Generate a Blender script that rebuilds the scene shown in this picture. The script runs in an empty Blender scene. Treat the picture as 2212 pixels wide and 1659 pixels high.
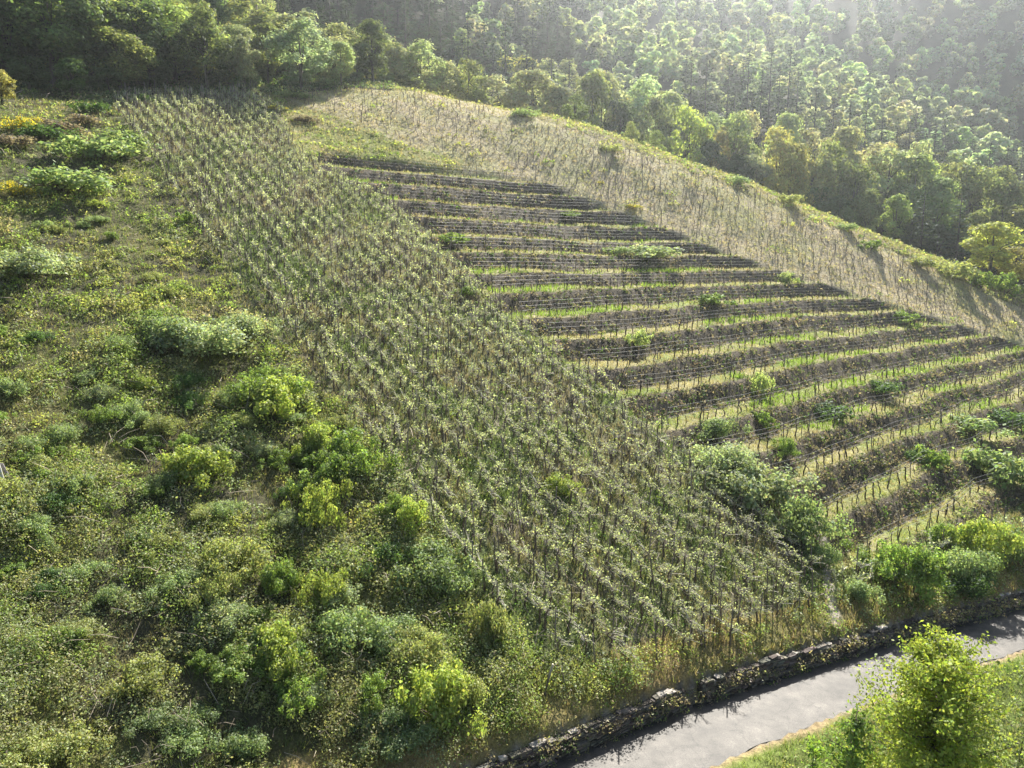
import bpy, math, random
import numpy as np
from mathutils import Vector
SEED = 7
rng = np.random.default_rng(SEED)
random.seed(SEED)
# ------------------------------------------------------------------ camera model (pixels of a 2212 x 1659 view)
F, CX, CY, PITCH = 1562.0, 1106.0, 829.5, math.radians(9.5)
cp, sp = math.cos(PITCH), math.sin(PITCH)

def ray(px, py):
    r = (np.asarray(px, float) - CX) / F; v = (CY - np.asarray(py, float)) / F
    return np.stack([r, cp + v * sp, -sp + v * cp], -1)

def proj(P):
    P = np.asarray(P, float)
    D = P[..., 1] * cp - P[..., 2] * sp
    D = np.where(np.abs(D) < 1e-3, 1e-3, D)
    v = (P[..., 1] * sp + P[..., 2] * cp) / D
    return CX + F * P[..., 0] / D, CY - F * v, D

def in_poly(x, y, poly):
    x = np.asarray(x, float); y = np.asarray(y, float); c = np.zeros(x.shape, bool)
    n = len(poly)
    for i in range(n):
        x1, y1 = poly[i]; x2, y2 = poly[(i + 1) % n]
        if y1 == y2: continue
        k = ((y1 > y) != (y2 > y)) & (x < (x2 - x1) * (y - y1) / (y2 - y1) + x1)
        c ^= k
    return c

# ------------------------------------------------------------------ smooth value noise
def vnoise(x, y, scale, seed=0):
    x = np.asarray(x, float) / scale; y = np.asarray(y, float) / scale
    xi = np.floor(x).astype(np.int64); yi = np.floor(y).astype(np.int64)
    fx = x - xi; fy = y - yi
    fx = fx * fx * (3 - 2 * fx); fy = fy * fy * (3 - 2 * fy)
    def h(a, b):
        n = (a * 374761393 + b * 668265263 + seed * 1442695041) & 0x7fffffff
        n = ((n ^ (n >> 13)) * 1274126177) & 0x7fffffff
        return ((n ^ (n >> 16)) & 0xffff) / 65535.0
    a = h(xi, yi) * (1 - fx) + h(xi + 1, yi) * fx
    b = h(xi, yi + 1) * (1 - fx) + h(xi + 1, yi + 1) * fx
    return a * (1 - fy) + b * fy          # 0..1

def fbm(x, y, scale, seed=0, octaves=3):
    s = 0; a = 1; t = 0
    for k in range(octaves):
        s = s + a * vnoise(x, y, scale / 2 ** k, seed + 17 * k); t += a; a *= .5
    return s / t

# ------------------------------------------------------------------ base terrain: thin plate through points read off the place
UD = np.array([-.63, .777]); WD = np.array([.777, .63]); SL = .466
def plane_z(x, y): return -16 + SL * (UD[0] * x + UD[1] * y - 18.3)
def on_plane(px, py):
    d = ray(px, py)
    t = (-16 - SL * 18.3) / (d[2] - SL * (UD[0] * d[0] + UD[1] * d[1]))
    return d * t
CTRL = []
for px, py in [(0, 1659), (0, 1250), (0, 900), (0, 620), (0, 420), (0, 290), (300, 1659), (300, 1200), (300, 800), (300, 500), (260, 300),
               (600, 1659), (600, 1300), (600, 900), (560, 600), (500, 400), (430, 270), (900, 1500), (900, 1100), (850, 750), (760, 520),
               (1150, 1450), (1200, 1150), (1150, 850), (950, 600), (1000, 450), (800, 380), (1450, 1350), (1500, 1100), (1450, 850), (1300, 650),
               (1800, 1250), (1800, 1000), (1800, 800), (1600, 650), (2150, 1150), (2150, 950), (2150, 800), (1150, 420), (1450, 530), (1850, 660),
               (2150, 740), (720, 330), (-400, 1659), (-400, 1000), (-400, 600), (-400, 380), (2600, 1100), (2600, 900), (3000, 950)]:
    CTRL.append(on_plane(px, py))
for x, y in [(-10, 5), (-30, 0), (-20, -20), (-50, 20), (10, 20), (30, 30), (60, 50), (90, 70), (20, 0), (60, 20), (-60, -10)]:
    CTRL.append((x, y, plane_z(x, y)))
CTRL += [(-35, 105, 24), (-15, 121, 27), (11, 125, 22.7), (36, 119, 13.2), (56, 112, 4), (74, 106, -4.7), (95, 99, -13.5), (130, 90, -25), (170, 80, -38),
         (-45, 97, 21.5), (-51, 84, 18.3), (-70, 90, 24), (-80, 110, 32), (-54, 113, 27), (-30, 122, 29), (-60, 140, 43), (-100, 150, 60), (-120, 90, 40), (-150, 200, 110), (-50, 200, 78),
         (-8, 141, 24), (20, 141, 15), (48, 137, 5), (76, 125, -1.0), (100, 116, -11), (130, 108, -22), (170, 98, -34),
         (-33, 181, 45), (-11, 175, 35), (0, 225, 62), (42, 201, 36), (102, 210, 34), (68, 171, 13), (127, 197, 14), (110, 163, -1),
         (71, 301, 90), (234, 354, 138), (147, 310, 90), (150, 450, 190), (300, 450, 210), (0, 350, 140), (-100, 300, 130), (170, 240, 30), (200, 170, 0), (260, 260, 55), (320, 150, 10), (420, 300, 120), (420, 500, 190), (-160, 500, 230), (220, 100, -30), (420, 60, -20)]
CTRL = np.array(CTRL, float)
def _k(r2): return .5 * r2 * np.log(r2 + 1e-9)
_n = len(CTRL)
_S = 50.0
_xy = CTRL[:, :2] / _S
_A = _k(((_xy[:, None] - _xy[None]) ** 2).sum(-1)) + np.eye(_n) * .004
_Pm = np.c_[np.ones(_n), _xy]
_M = np.block([[_A, _Pm], [_Pm.T, np.zeros((3, 3))]])
_w = np.linalg.solve(_M, np.r_[CTRL[:, 2], 0, 0, 0])
def base_z(x, y):
    x = np.asarray(x, float); y = np.asarray(y, float); sh = x.shape
    q = np.stack([x.ravel(), y.ravel()], -1) / _S
    out = np.empty(len(q))
    for i in range(0, len(q), 20000):
        b = q[i:i + 20000]
        out[i:i + 20000] = _k(((b[:, None] - _xy[None]) ** 2).sum(-1)) @ _w[:_n] + _w[_n] + b @ _w[_n + 1:]
    return out.reshape(sh)

# ------------------------------------------------------------------ road and wall lines (world)
WALL = np.array([(-70, -21), (-40, -2.5), (-20, 9.8), (-1.3, 21.3), (6.8, 26.7), (11.4, 29.4), (18.5, 33.4), (29.8, 39.5), (45, 47.2), (70, 59), (130, 85), (220, 120)], float)
WALLZ = np.array([-14, -14.8, -16.0, -17.4, -17.9, -18.25, -18.85, -19.9, -21.4, -24, -30, -40], float)     # road level beside the wall
ROADW = 3.05
def wall_dist(x, y):
    """signed distance from the wall line (+ = road side), the road level there, distance along"""
    x = np.asarray(x, float); y = np.asarray(y, float)
    best = np.full(x.shape, 1e9); sd = np.zeros(x.shape); rz = np.zeros(x.shape); al = np.zeros(x.shape); acc = 0
    for i in range(len(WALL) - 1):
        a, b = WALL[i], WALL[i + 1]; d = b - a; L = np.hypot(*d); d = d / L
        t = np.clip((x - a[0]) * d[0] + (y - a[1]) * d[1], 0, L)
        qx = a[0] + d[0] * t; qy = a[1] + d[1] * t
        ds = np.hypot(x - qx, y - qy)
        s = np.where((x - a[0]) * d[1] - (y - a[1]) * d[0] > 0, ds, -ds)
        k = ds < best
        best = np.where(k, ds, best); sd = np.where(k, s, sd)
        rz = np.where(k, WALLZ[i] + (WALLZ[i + 1] - WALLZ[i]) * t / L, rz); al = np.where(k, acc + t, al); acc += L
    return sd, rz, al

# ------------------------------------------------------------------ zones, drawn on the hillside
BLOCK = [(228, 214), (330, 205), (420, 205), (545, 196), (600, 240), (830, 430), (1000, 590), (1100, 690), (1320, 850), (1480, 975), (1660, 1130), (1755, 1235), (1770, 1300), (1560, 1390),
         (1330, 1440), (1180, 1440), (1080, 1350), (1000, 1250), (830, 1010), (650, 800), (440, 520), (300, 320)]
TERR = [(640, 335), (720, 332), (850, 345), (1000, 366), (1180, 397), (1330, 455), (1480, 512), (1700, 592), (1900, 652), (2150, 728), (2400, 800), (3200, 1000), (3200, 1000), (2400, 1020), (2212, 1085), (1960, 1180), (1790, 1245),
        (1755, 1235), (1660, 1130), (1480, 975), (1320, 850), (1100, 690), (1000, 590), (830, 430)]
BAND = [(600, 205), (760, 192), (905, 198), (1040, 222), (1250, 285), (1420, 345), (1600, 415), (1900, 530), (2212, 668), (2500, 800), (2400, 800), (2150, 728), (1900, 652), (1700, 592), (1480, 512), (1330, 455), (1180, 397),
        (1000, 366), (1000, 345), (900, 320), (800, 280)]
MEADOW = [(545, 196), (600, 205), (800, 280), (900, 320), (1000, 345), (1000, 366), (850, 345), (720, 332), (640, 335), (600, 240)]
LOWER = [(1790, 1245), (1960, 1180), (2212, 1085), (2400, 1020), (2700, 960), (2700, 1200), (2212, 1290), (1910, 1362), (1800, 1390)]
EDGEPX = [(300, 68), (320, 128), (370, 168), (450, 223), (520, 276), (580, 332), (640, 380), (720, 440), (790, 495), (860, 566), (960, 632), (1060, 712), (1180, 790), (1330, 878), (1480, 955), (1560, 1045), (1660, 1180), (1740, 1330)]
def unproject(px, py, tmax=400):
    """first hit of the ray with the base terrain"""
    d = ray(px, py); t = np.full(np.shape(px), 12.0); hit = np.zeros(np.shape(px), bool)
    tt = np.r_[np.arange(12, 140, .5), np.arange(140, tmax, 1.5)]
    out = np.full(np.shape(px), np.nan)
    for a in tt:
        P = d * a
        below = (P[..., 2] < base_z(P[..., 0], P[..., 1])) & ~hit
        out = np.where(below, a, out); hit |= below
    return d * out[..., None]
_e = np.array([(691 + .6875 * a, 288 + .6875 * b) for a, b in EDGEPX])
_h = unproject(_e[:, 0], _e[:, 1])
LEVELS = np.sort(_h[:, 2])
print('LEVELS', np.round(LEVELS, 2), np.round(np.diff(LEVELS), 2))
for i in range(1, len(LEVELS)):                                   # keep neighbouring walls apart
    if LEVELS[i] - LEVELS[i - 1] < 1.05: LEVELS[i] = LEVELS[i - 1] + 1.05

SKY = 0.055; HAZE = 0.00024; EXPO = 1.6
# ------------------------------------------------------------------ scene helpers
scene = bpy.context.scene
COL = scene.collection
def tag(o, label=None, cat=None, group=None, kind=None):
    if label: o['label'] = label
    if cat: o['category'] = cat
    if group: o['group'] = group
    if kind: o['kind'] = kind
    return o
def link_mesh(name, me, parent=None, color=None):
    o = bpy.data.objects.new(name, me); COL.objects.link(o)
    if parent is not None: o.parent = parent
    if color is not None: o.color = (*color, 1)
    return o
def empty(name, loc=(0, 0, 0), rz=0.0, sc=1.0):
    o = bpy.data.objects.new(name, None); COL.objects.link(o)
    o.location = loc; o.rotation_euler = (0, 0, rz); o.scale = (sc, sc, sc) if np.isscalar(sc) else sc
    o.empty_display_size = .3
    return o

class Geo:
    """collects vertices, faces of 3 or 4 corners, a colour per vertex, a material slot per face"""
    def __init__(s): s.V = []; s.F = []; s.C = []; s.M = []; s.n = 0
    def add(s, V, F, C=(1, 1, 1), m=0):
        V = np.asarray(V, np.float32).reshape(-1, 3)
        Fs = F if isinstance(F, list) else [F]
        for f in Fs:
            f = np.asarray(f, np.int64)
            if len(f) == 0: continue
            s.F.append(f + s.n); s.M.append(np.full(len(f), m, np.int32))
        C = np.asarray(C, np.float32)
        if C.ndim == 1: C = np.broadcast_to(C, (len(V), 3))
        s.V.append(V); s.C.append(C); s.n += len(V)
        return s
    def arrays(s): return np.concatenate(s.V), s.F, np.concatenate(s.C), s.M
    def mesh(s, name, mats, smooth=False):
        me = bpy.data.meshes.new(name)
        V = np.concatenate(s.V); C = np.concatenate(s.C)
        me.vertices.add(len(V)); me.vertices.foreach_set('co', V.ravel())
        loops = np.concatenate([f.ravel() for f in s.F]).astype(np.int32)
        tot = np.concatenate([np.full(len(f), f.shape[1], np.int32) for f in s.F])
        st = np.r_[0, np.cumsum(tot)[:-1]].astype(np.int32)
        me.loops.add(len(loops)); me.loops.foreach_set('vertex_index', loops)
        me.polygons.add(len(tot)); me.polygons.foreach_set('loop_start', st); me.polygons.foreach_set('loop_total', tot)
        me.polygons.foreach_set('material_index', np.concatenate(s.M))
        me.polygons.foreach_set('use_smooth', np.full(len(tot), smooth, bool))
        at = me.color_attributes.new('Col', 'FLOAT_COLOR', 'POINT')
        at.data.foreach_set('color', np.c_[C, np.ones(len(C), np.float32)].astype(np.float32).ravel())
        for m in (mats if isinstance(mats, (list, tuple)) else [mats]): me.materials.append(m)
        me.update(calc_edges=True)
        return me

def stamp(geo, proto, pos, rz, sc, tint=None, lean=None, m=None):
    """many turned and scaled copies of one prototype (arrays) into geo, all at once"""
    V, Fs, C, Ms = proto
    n = len(pos)
    if n == 0: return
    pos = np.asarray(pos, float); sc = np.asarray(sc, float)
    sc = np.repeat(sc[:, None], 3, 1) if sc.ndim == 1 else sc
    c, s_ = np.cos(rz)[:, None], np.sin(rz)[:, None]
    P = V[None] * sc[:, None, :]
    x = P[..., 0] * c - P[..., 1] * s_; y = P[..., 0] * s_ + P[..., 1] * c; z = P[..., 2]
    if lean is not None:
        x = x + z * lean[:, 0:1]; y = y + z * lean[:, 1:2]
    W = np.stack([x, y, z], -1) + pos[:, None, :]
    Cc = np.broadcast_to(C[None], (n, len(V), 3))
    if tint is not None: Cc = Cc * tint[:, None, :]
    off = (np.arange(n) * len(V))[:, None, None]
    base = geo.n
    geo.V.append(W.reshape(-1, 3).astype(np.float32)); geo.C.append(Cc.reshape(-1, 3).astype(np.float32)); geo.n += n * len(V)
    for f, mm in zip(Fs, Ms):
        geo.F.append((f[None] + off).reshape(-1, f.shape[1]) + base); geo.M.append(np.tile(mm, n))

def unit(v): return v / np.maximum(np.linalg.norm(v, axis=-1, keepdims=True), 1e-9)
def leaves(P, N, L, W, r=None, fold=0.0):
    """rhombic leaves at P facing N, length L, width W (arrays or numbers)"""
    r = r or rng
    n = len(P); N = unit(N); a = r.normal(size=(n, 3)); T = unit(a - (a * N).sum(-1, keepdims=True) * N); B = np.cross(N, T)
    L = np.broadcast_to(np.asarray(L, float), (n,))[:, None] * .5; W = np.broadcast_to(np.asarray(W, float), (n,))[:, None] * .5
    V = np.stack([P + T * L, P + B * W + N * fold * W, P - T * L, P - B * W + N * fold * W], 1).reshape(-1, 3)
    Fq = np.arange(n * 4).reshape(n, 4)
    return V, Fq
def rep4(c): return np.repeat(c, 4, 0)
def tube(path, rad, k=5, cap=True):
    path = np.asarray(path, float); n = len(path); rad = np.broadcast_to(np.asarray(rad, float), (n,))
    T = unit(np.gradient(path, axis=0)); ref = np.array([1., .13, .02]) if abs(T[:, 2]).mean() > .6 else np.array([0, 0, 1.])
    A = unit(np.cross(T, ref)); B = np.cross(T, A)
    th = np.linspace(0, 2 * math.pi, k, endpoint=False)
    V = path[:, None] + rad[:, None, None] * (np.cos(th)[None, :, None] * A[:, None] + np.sin(th)[None, :, None] * B[:, None])
    i = np.arange(n - 1)[:, None] * k; j = np.arange(k)[None]; j2 = (j + 1) % k
    Fq = np.stack([i + j, i + j2, i + k + j2, i + k + j], -1).reshape(-1, 4)
    Fs = [Fq]
    if cap and k in (3, 4): Fs.append(((n - 1) * k + np.arange(k))[None])
    elif cap: Fs.append(np.array([[(n - 1) * k, (n - 1) * k + q, (n - 1) * k + q + 1] for q in range(1, k - 1)]))
    return V.reshape(-1, 3), Fs
def box(cx, cy, cz, sx, sy, sz):
    s = np.array([[-1, -1, -1], [1, -1, -1], [1, 1, -1], [-1, 1, -1], [-1, -1, 1], [1, -1, 1], [1, 1, 1], [-1, 1, 1]], float) * .5
    Fq = np.array([[0, 3, 2, 1], [4, 5, 6, 7], [0, 1, 5, 4], [1, 2, 6, 5], [2, 3, 7, 6], [3, 0, 4, 7]])
    return s * [sx, sy, sz] + [cx, cy, cz], Fq

# ------------------------------------------------------------------ materials
def nt_mat(name):
    m = bpy.data.materials.new(name); m.use_nodes = True
    nt = m.node_tree; nt.nodes.clear()
    out = nt.nodes.new('ShaderNodeOutputMaterial')
    return m, nt, nt.nodes, nt.links, out
def mixrgb(nt, mode, a, b, fac=1.0):
    n = nt.nodes.new('ShaderNodeMix'); n.data_type = 'RGBA'; n.blend_type = mode
    n.inputs[0].default_value = fac
    for s, v in ((6, a), (7, b)):
        if isinstance(v, tuple): n.inputs[s].default_value = (*v, 1)
        else: nt.links.new(v, n.inputs[s])
    return n.outputs[2]
def foliage_mat(name, trans=.5, tcol=(1.15, 1.18, .68), gloss=.02, lift=1.7):
    m, nt, N, L, out = nt_mat(name)
    at = N.new('ShaderNodeAttribute'); at.attribute_name = 'Col'
    oi = N.new('ShaderNodeObjectInfo')
    c = mixrgb(nt, 'MULTIPLY', at.outputs['Color'], oi.outputs['Color'])
    c = mixrgb(nt, 'MULTIPLY', c, (lift, lift, lift))
    d = N.new('ShaderNodeBsdfDiffuse'); L.new(c, d.inputs['Color'])
    t = N.new('ShaderNodeBsdfTranslucent'); L.new(mixrgb(nt, 'MULTIPLY', c, tcol), t.inputs['Color'])
    mx = N.new('ShaderNodeMixShader'); mx.inputs[0].default_value = trans
    L.new(d.outputs[0], mx.inputs[1]); L.new(t.outputs[0], mx.inputs[2])
    g = N.new('ShaderNodeBsdfGlossy'); g.inputs['Roughness'].default_value = .55; g.inputs['Color'].default_value = (.9, .95, 1, 1)
    m2 = N.new('ShaderNodeMixShader'); m2.inputs[0].default_value = gloss
    L.new(mx.outputs[0], m2.inputs[1]); L.new(g.outputs[0], m2.inputs[2])
    L.new(m2.outputs[0], out.inputs['Surface'])
    return m
def bark_mat(name, scale=9.0):
    m, nt, N, L, out = nt_mat(name)
    at = N.new('ShaderNodeAttribute'); at.attribute_name = 'Col'
    oi = N.new('ShaderNodeObjectInfo')
    c = mixrgb(nt, 'MULTIPLY', at.outputs['Color'], oi.outputs['Color'])
    tc = N.new('ShaderNodeTexCoord'); mp = N.new('ShaderNodeMapping'); mp.inputs['Scale'].default_value = (1, 1, .25); L.new(tc.outputs['Object'], mp.inputs[0])
    nz = N.new('ShaderNodeTexNoise'); nz.inputs['Scale'].default_value = scale; nz.inputs['Detail'].default_value = 5; L.new(mp.outputs[0], nz.inputs[0])
    rp = N.new('ShaderNodeMapRange'); rp.inputs[3].default_value = .55; rp.inputs[4].default_value = 1.5; L.new(nz.outputs[0], rp.inputs[0])
    cc = N.new('ShaderNodeCombineColor')
    for k in range(3): L.new(rp.outputs[0], cc.inputs[k])
    c = mixrgb(nt, 'MULTIPLY', c, cc.outputs[0])
    b = N.new('ShaderNodeBsdfPrincipled'); b.inputs['Roughness'].default_value = .85; b.inputs['Specular IOR Level'].default_value = .2
    L.new(c, b.inputs['Base Color'])
    bp = N.new('ShaderNodeBump'); bp.inputs['Strength'].default_value = .6; bp.inputs['Distance'].default_value = .03; L.new(nz.outputs[0], bp.inputs['Height']); L.new(bp.outputs[0], b.inputs['Normal'])
    L.new(b.outputs[0], out.inputs['Surface'])
    return m
def ground_mat():
    m, nt, N, L, out = nt_mat('soil_and_turf')
    at = N.new('ShaderNodeAttribute'); at.attribute_name = 'Col'
    tc = N.new('ShaderNodeTexCoord')
    c = at.outputs['Color']
    hs = []
    for sc, lo, hi, det in ((.35, .72, 1.3, 4), (2.6, .6, 1.45, 6), (11.0, .6, 1.4, 4)):
        nz = N.new('ShaderNodeTexNoise'); nz.inputs['Scale'].default_value = sc; nz.inputs['Detail'].default_value = det; nz.inputs['Roughness'].default_value = .65; L.new(tc.outputs['Object'], nz.inputs[0])
        rp = N.new('ShaderNodeMapRange'); rp.inputs[1].default_value = .25; rp.inputs[2].default_value = .75; rp.inputs[3].default_value = lo; rp.inputs[4].default_value = hi; L.new(nz.outputs[0], rp.inputs[0])
        cc = N.new('ShaderNodeCombineColor')
        for k in range(3): L.new(rp.outputs[0], cc.inputs[k])
        c = mixrgb(nt, 'MULTIPLY', c, cc.outputs[0]); hs.append(nz.outputs[0])
    b = N.new('ShaderNodeBsdfPrincipled'); b.inputs['Roughness'].default_value = .95; b.inputs['Specular IOR Level'].default_value = .1
    L.new(c, b.inputs['Base Color'])
    bp = N.new('ShaderNodeBump'); bp.inputs['Strength'].default_value = .8; bp.inputs['Distance'].default_value = .25; L.new(hs[1], bp.inputs['Height']); L.new(bp.outputs[0], b.inputs['Normal'])
    L.new(b.outputs[0], out.inputs['Surface'])
    return m
def road_mat():
    m, nt, N, L, out = nt_mat('old_asphalt')
    at = N.new('ShaderNodeAttribute'); at.attribute_name = 'Col'
    tc = N.new('ShaderNodeTexCoord'); c = at.outputs['Color']
    f = None
    for sc, lo, hi, det in ((.45, .66, 1.3, 5), (2.6, .66, 1.3, 9), (26.0, .5, 1.5, 3)):
        nz = N.new('ShaderNodeTexNoise'); nz.inputs['Scale'].default_value = sc; nz.inputs['Detail'].default_value = det; L.new(tc.outputs['Object'], nz.inputs[0])
        rp = N.new('ShaderNodeMapRange'); rp.inputs[1].default_value = .3; rp.inputs[2].default_value = .7; rp.inputs[3].default_value = lo; rp.inputs[4].default_value = hi; L.new(nz.outputs[0], rp.inputs[0])
        cc = N.new('ShaderNodeCombineColor')
        for k in range(3): L.new(rp.outputs[0], cc.inputs[k])
        c = mixrgb(nt, 'MULTIPLY', c, cc.outputs[0]); f = nz
    vo = N.new('ShaderNodeTexVoronoi'); vo.feature = 'DISTANCE_TO_EDGE'; vo.inputs['Scale'].default_value = .75
    wn_ = N.new('ShaderNodeTexNoise'); wn_.inputs['Scale'].default_value = 1.7; wn_.inputs['Detail'].default_value = 6; L.new(tc.outputs['Object'], wn_.inputs[0])
    va = N.new('ShaderNodeVectorMath'); va.operation = 'ADD'; L.new(tc.outputs['Object'], va.inputs[0]); L.new(wn_.outputs['Color'], va.inputs[1]); L.new(va.outputs[0], vo.inputs[0])
    cr = N.new('ShaderNodeMapRange'); cr.inputs[1].default_value = .004; cr.inputs[2].default_value = .022; cr.inputs[3].default_value = .45; cr.inputs[4].default_value = 1.0; L.new(vo.outputs['Distance'], cr.inputs[0])
    c3 = N.new('ShaderNodeCombineColor')
    for k in range(3): L.new(cr.outputs[0], c3.inputs[k])
    c = mixrgb(nt, 'MULTIPLY', c, c3.outputs[0], .8)
    b = N.new('ShaderNodeBsdfPrincipled'); b.inputs['Roughness'].default_value = .7; b.inputs['Specular IOR Level'].default_value = .5
    L.new(c, b.inputs['Base Color'])
    bp = N.new('ShaderNodeBump'); bp.inputs['Strength'].default_value = .35; bp.inputs['Distance'].default_value = .01; L.new(f.outputs[0], bp.inputs['Height']); L.new(bp.outputs[0], b.inputs['Normal'])
    L.new(b.outputs[0], out.inputs['Surface'])
    return m
M_LEAF = foliage_mat('leaves')
M_CROWN = foliage_mat('crown_leaves', trans=.5, tcol=(1.2, 1.25, .75), gloss=.02, lift=1.65)
M_NEEDLE = foliage_mat('needles', trans=.3, tcol=(1.1, 1.1, .7), gloss=.02)
M_GRASS = foliage_mat('grass_blades', trans=.45, tcol=(1.1, 1.12, .75), gloss=.02, lift=1.2)
M_BARK = bark_mat('bark')
M_GROUND = ground_mat()
M_ROAD = road_mat()
M_STONE = bark_mat('slate_stone', 6.0)
def wire_mat():
    m, nt, N, L, out = nt_mat('galvanised_wire')
    b = N.new('ShaderNodeBsdfPrincipled'); b.inputs['Base Color'].default_value = (.34, .34, .33, 1); b.inputs['Metallic'].default_value = 0; b.inputs['Specular IOR Level'].default_value = .2; b.inputs['Roughness'].default_value = .6
    nz = N.new('ShaderNodeTexNoise'); nz.inputs['Scale'].default_value = 3
    rp = N.new('ShaderNodeMapRange'); rp.inputs[3].default_value = .5; rp.inputs[4].default_value = .7; L.new(nz.outputs[0], rp.inputs[0]); L.new(rp.outputs[0], b.inputs['Roughness'])
    L.new(b.outputs[0], out.inputs['Surface']); return m
M_WIRE = wire_mat()

# ------------------------------------------------------------------ terrain: one sheet
GX = np.r_[np.arange(-165, -62, 4), np.arange(-62, 92, .28), np.arange(92, 426, 5)]
GY = np.r_[np.arange(-34, 14, 1.5), np.arange(14, 132, .28), np.arange(132, 220, 2), np.arange(220, 480, 8)]
gx, gy = np.meshgrid(GX, GY)
B0 = base_z(gx, gy)
B0 = np.where(B0 > 135, 135 + 40 * np.tanh((B0 - 135) / 40), B0)
B0 = np.maximum(B0, -70 + 0 * B0)
PXg, PYg, Dg = proj(np.stack([gx, gy, B0], -1))
front = Dg > 8
def zone(poly): return in_poly(PXg, PYg, poly) & front & (Dg < 150)
zB, zT, zN, zM, zL = zone(BLOCK), zone(TERR), zone(BAND), zone(MEADOW), zone(LOWER)
sdg, rzg, alg = wall_dist(gx, gy)
def blur(a, n=3):
    a = a.astype(float)
    for _ in range(n):
        p = np.pad(a, 1, mode='edge'); a = (p[:-2, 1:-1] + p[2:, 1:-1] + p[1:-1, :-2] + p[1:-1, 2:] + p[1:-1, 1:-1]) / 5
    return a
zone_of = np.zeros(gx.shape, int)                # 0 scrub 1 block 2 terraces 3 band 4 meadow 5 lower 6 forest 7 road side 8 verge
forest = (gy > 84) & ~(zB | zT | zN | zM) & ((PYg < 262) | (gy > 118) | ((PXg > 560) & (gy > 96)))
ridge_strip = forest & (gy < 128) & (gx > -20) & (PXg > 850) & (B0 > -30)
for k, z in ((1, zB), (2, zT), (3, zN), (4, zM), (5, zL)): zone_of[z] = k
zone_of[forest] = 6
zone_of[sdg > -.4] = 7
zone_of[sdg > ROADW] = 8
# level steps of the terraces
tw = blur(zT, 5) * np.clip((-sdg - .3) / 2.0, 0, 1)
zz = B0 + .5 * (fbm(gx, gy, 4.5, 3, 3) - .5) + .35 * (fbm(gx, gy, 12, 8, 2) - .5)
lv = np.r_[LEVELS[0] - 3.2, LEVELS[0] - 1.6, LEVELS, LEVELS[-1] + 1.7]
idx = np.clip(np.searchsorted(lv, zz) - 1, 0, len(lv) - 2)
dz = lv[idx + 1] - lv[idx]; ft = np.clip((zz - lv[idx]) / dz, 0, 1)
TA = .50
def tstep(f):
    r = np.clip((f - TA) / (1 - TA), 0, 1); r = r * r * (3 - 2 * r)
    return np.where(f < TA, .15 * f / TA, .15 + .85 * r)
zt = lv[idx] + dz * tstep(ft)
GZ = B0 + tw * (zt - zz)
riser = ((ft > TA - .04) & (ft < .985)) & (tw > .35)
far = np.clip((gy - 125) / 60, 0, 1)
GZ += (1 - tw * .6) * (.45 * (fbm(gx, gy, 5, 21, 4) - .5)) * np.clip((-sdg) / 2.5, 0, 1) * (1 + 2.5 * far)
GZ += .10 * (fbm(gx, gy, .9, 5, 2) - .5)
scr = (zone_of == 0) & (gx < 20)
GZ += np.where(scr, .5 * (fbm(gx + 0 * gy, gy, 2.6, 77, 3) - .5), 0)
# road bench and the drop beyond it
edge_w = .12 * (fbm(gx, gy, 1.5, 41, 2) - .5)
bench = rzg - .04
drop = bench + .075 - np.clip(sdg - ROADW - .9, 0, 60) * .52 + np.clip(sdg - ROADW, 0, .9) * .06 + .12 * (fbm(gx, gy, 1.3, 91, 3) - .5) * np.clip((sdg - ROADW) / .5, 0, 1)
GZ = np.where(sdg > -.3, np.where(sdg < ROADW + edge_w, bench, drop), GZ)
GZ = np.where((sdg <= -.3) & (sdg > -2.2), np.maximum(np.minimum(GZ, rzg + .9 + (-sdg - .3) * .75), rzg + .72), GZ)
def ground(x, y, grid=None):
    grid = GZ if grid is None else grid
    x = np.asarray(x, float); y = np.asarray(y, float)
    i = np.clip(np.searchsorted(GX, x) - 1, 0, len(GX) - 2); j = np.clip(np.searchsorted(GY, y) - 1, 0, len(GY) - 2)
    fx = np.clip((x - GX[i]) / (GX[i + 1] - GX[i]), 0, 1); fy = np.clip((y - GY[j]) / (GY[j + 1] - GY[j]), 0, 1)
    return (grid[j, i] * (1 - fx) + grid[j, i + 1] * fx) * (1 - fy) + (grid[j + 1, i] * (1 - fx) + grid[j + 1, i + 1] * fx) * fy
def near_ix(x, y):
    i = np.clip(np.searchsorted(GX, x) - 1, 0, len(GX) - 2); j = np.clip(np.searchsorted(GY, y) - 1, 0, len(GY) - 2)
    return j, i
def at_pixel(px, py):
    """where the ray through a pixel first meets the finished ground"""
    d = ray(px, py); prev = 10.0
    for a in np.r_[np.arange(10, 150, .2), np.arange(150, 420, 1.0)]:
        P = d * a
        if P[2] < ground(P[0], P[1]): return P
    return d * 420

# ground colours by what grows or lies there
n1 = fbm(gx, gy, 3.0, 11, 4)[..., None]; n2 = fbm(gx, gy, 9.0, 12, 3)[..., None]
def mixc(a, b, f): return np.array(a) * (1 - f) + np.array(b) * f
def cl(f, lo, hi): return np.clip((f - lo) / (hi - lo), 0, 1)
gc = mixc((.075, .07, .04), (.12, .12, .045), cl(n1, .35, .65))
gc = np.where((zone_of == 1)[..., None], mixc((.15, .135, .085), (.10, .12, .05), cl(n1, .35, .65)), gc)
gc = np.where((zone_of == 2)[..., None], mixc((.25, .225, .11), (.17, .20, .06), cl(n1, .4, .68)), gc)
gc = np.where((zone_of == 3)[..., None], mixc((.37, .31, .19), (.31, .29, .14), cl(n1 * .6 + n2 * .4, .42, .62)), gc)
gc = np.where((zone_of == 4)[..., None], mixc((.27, .22, .11), (.19, .20, .06), cl(n1 * .5 + n2 * .5, .4, .6)), gc)
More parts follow.
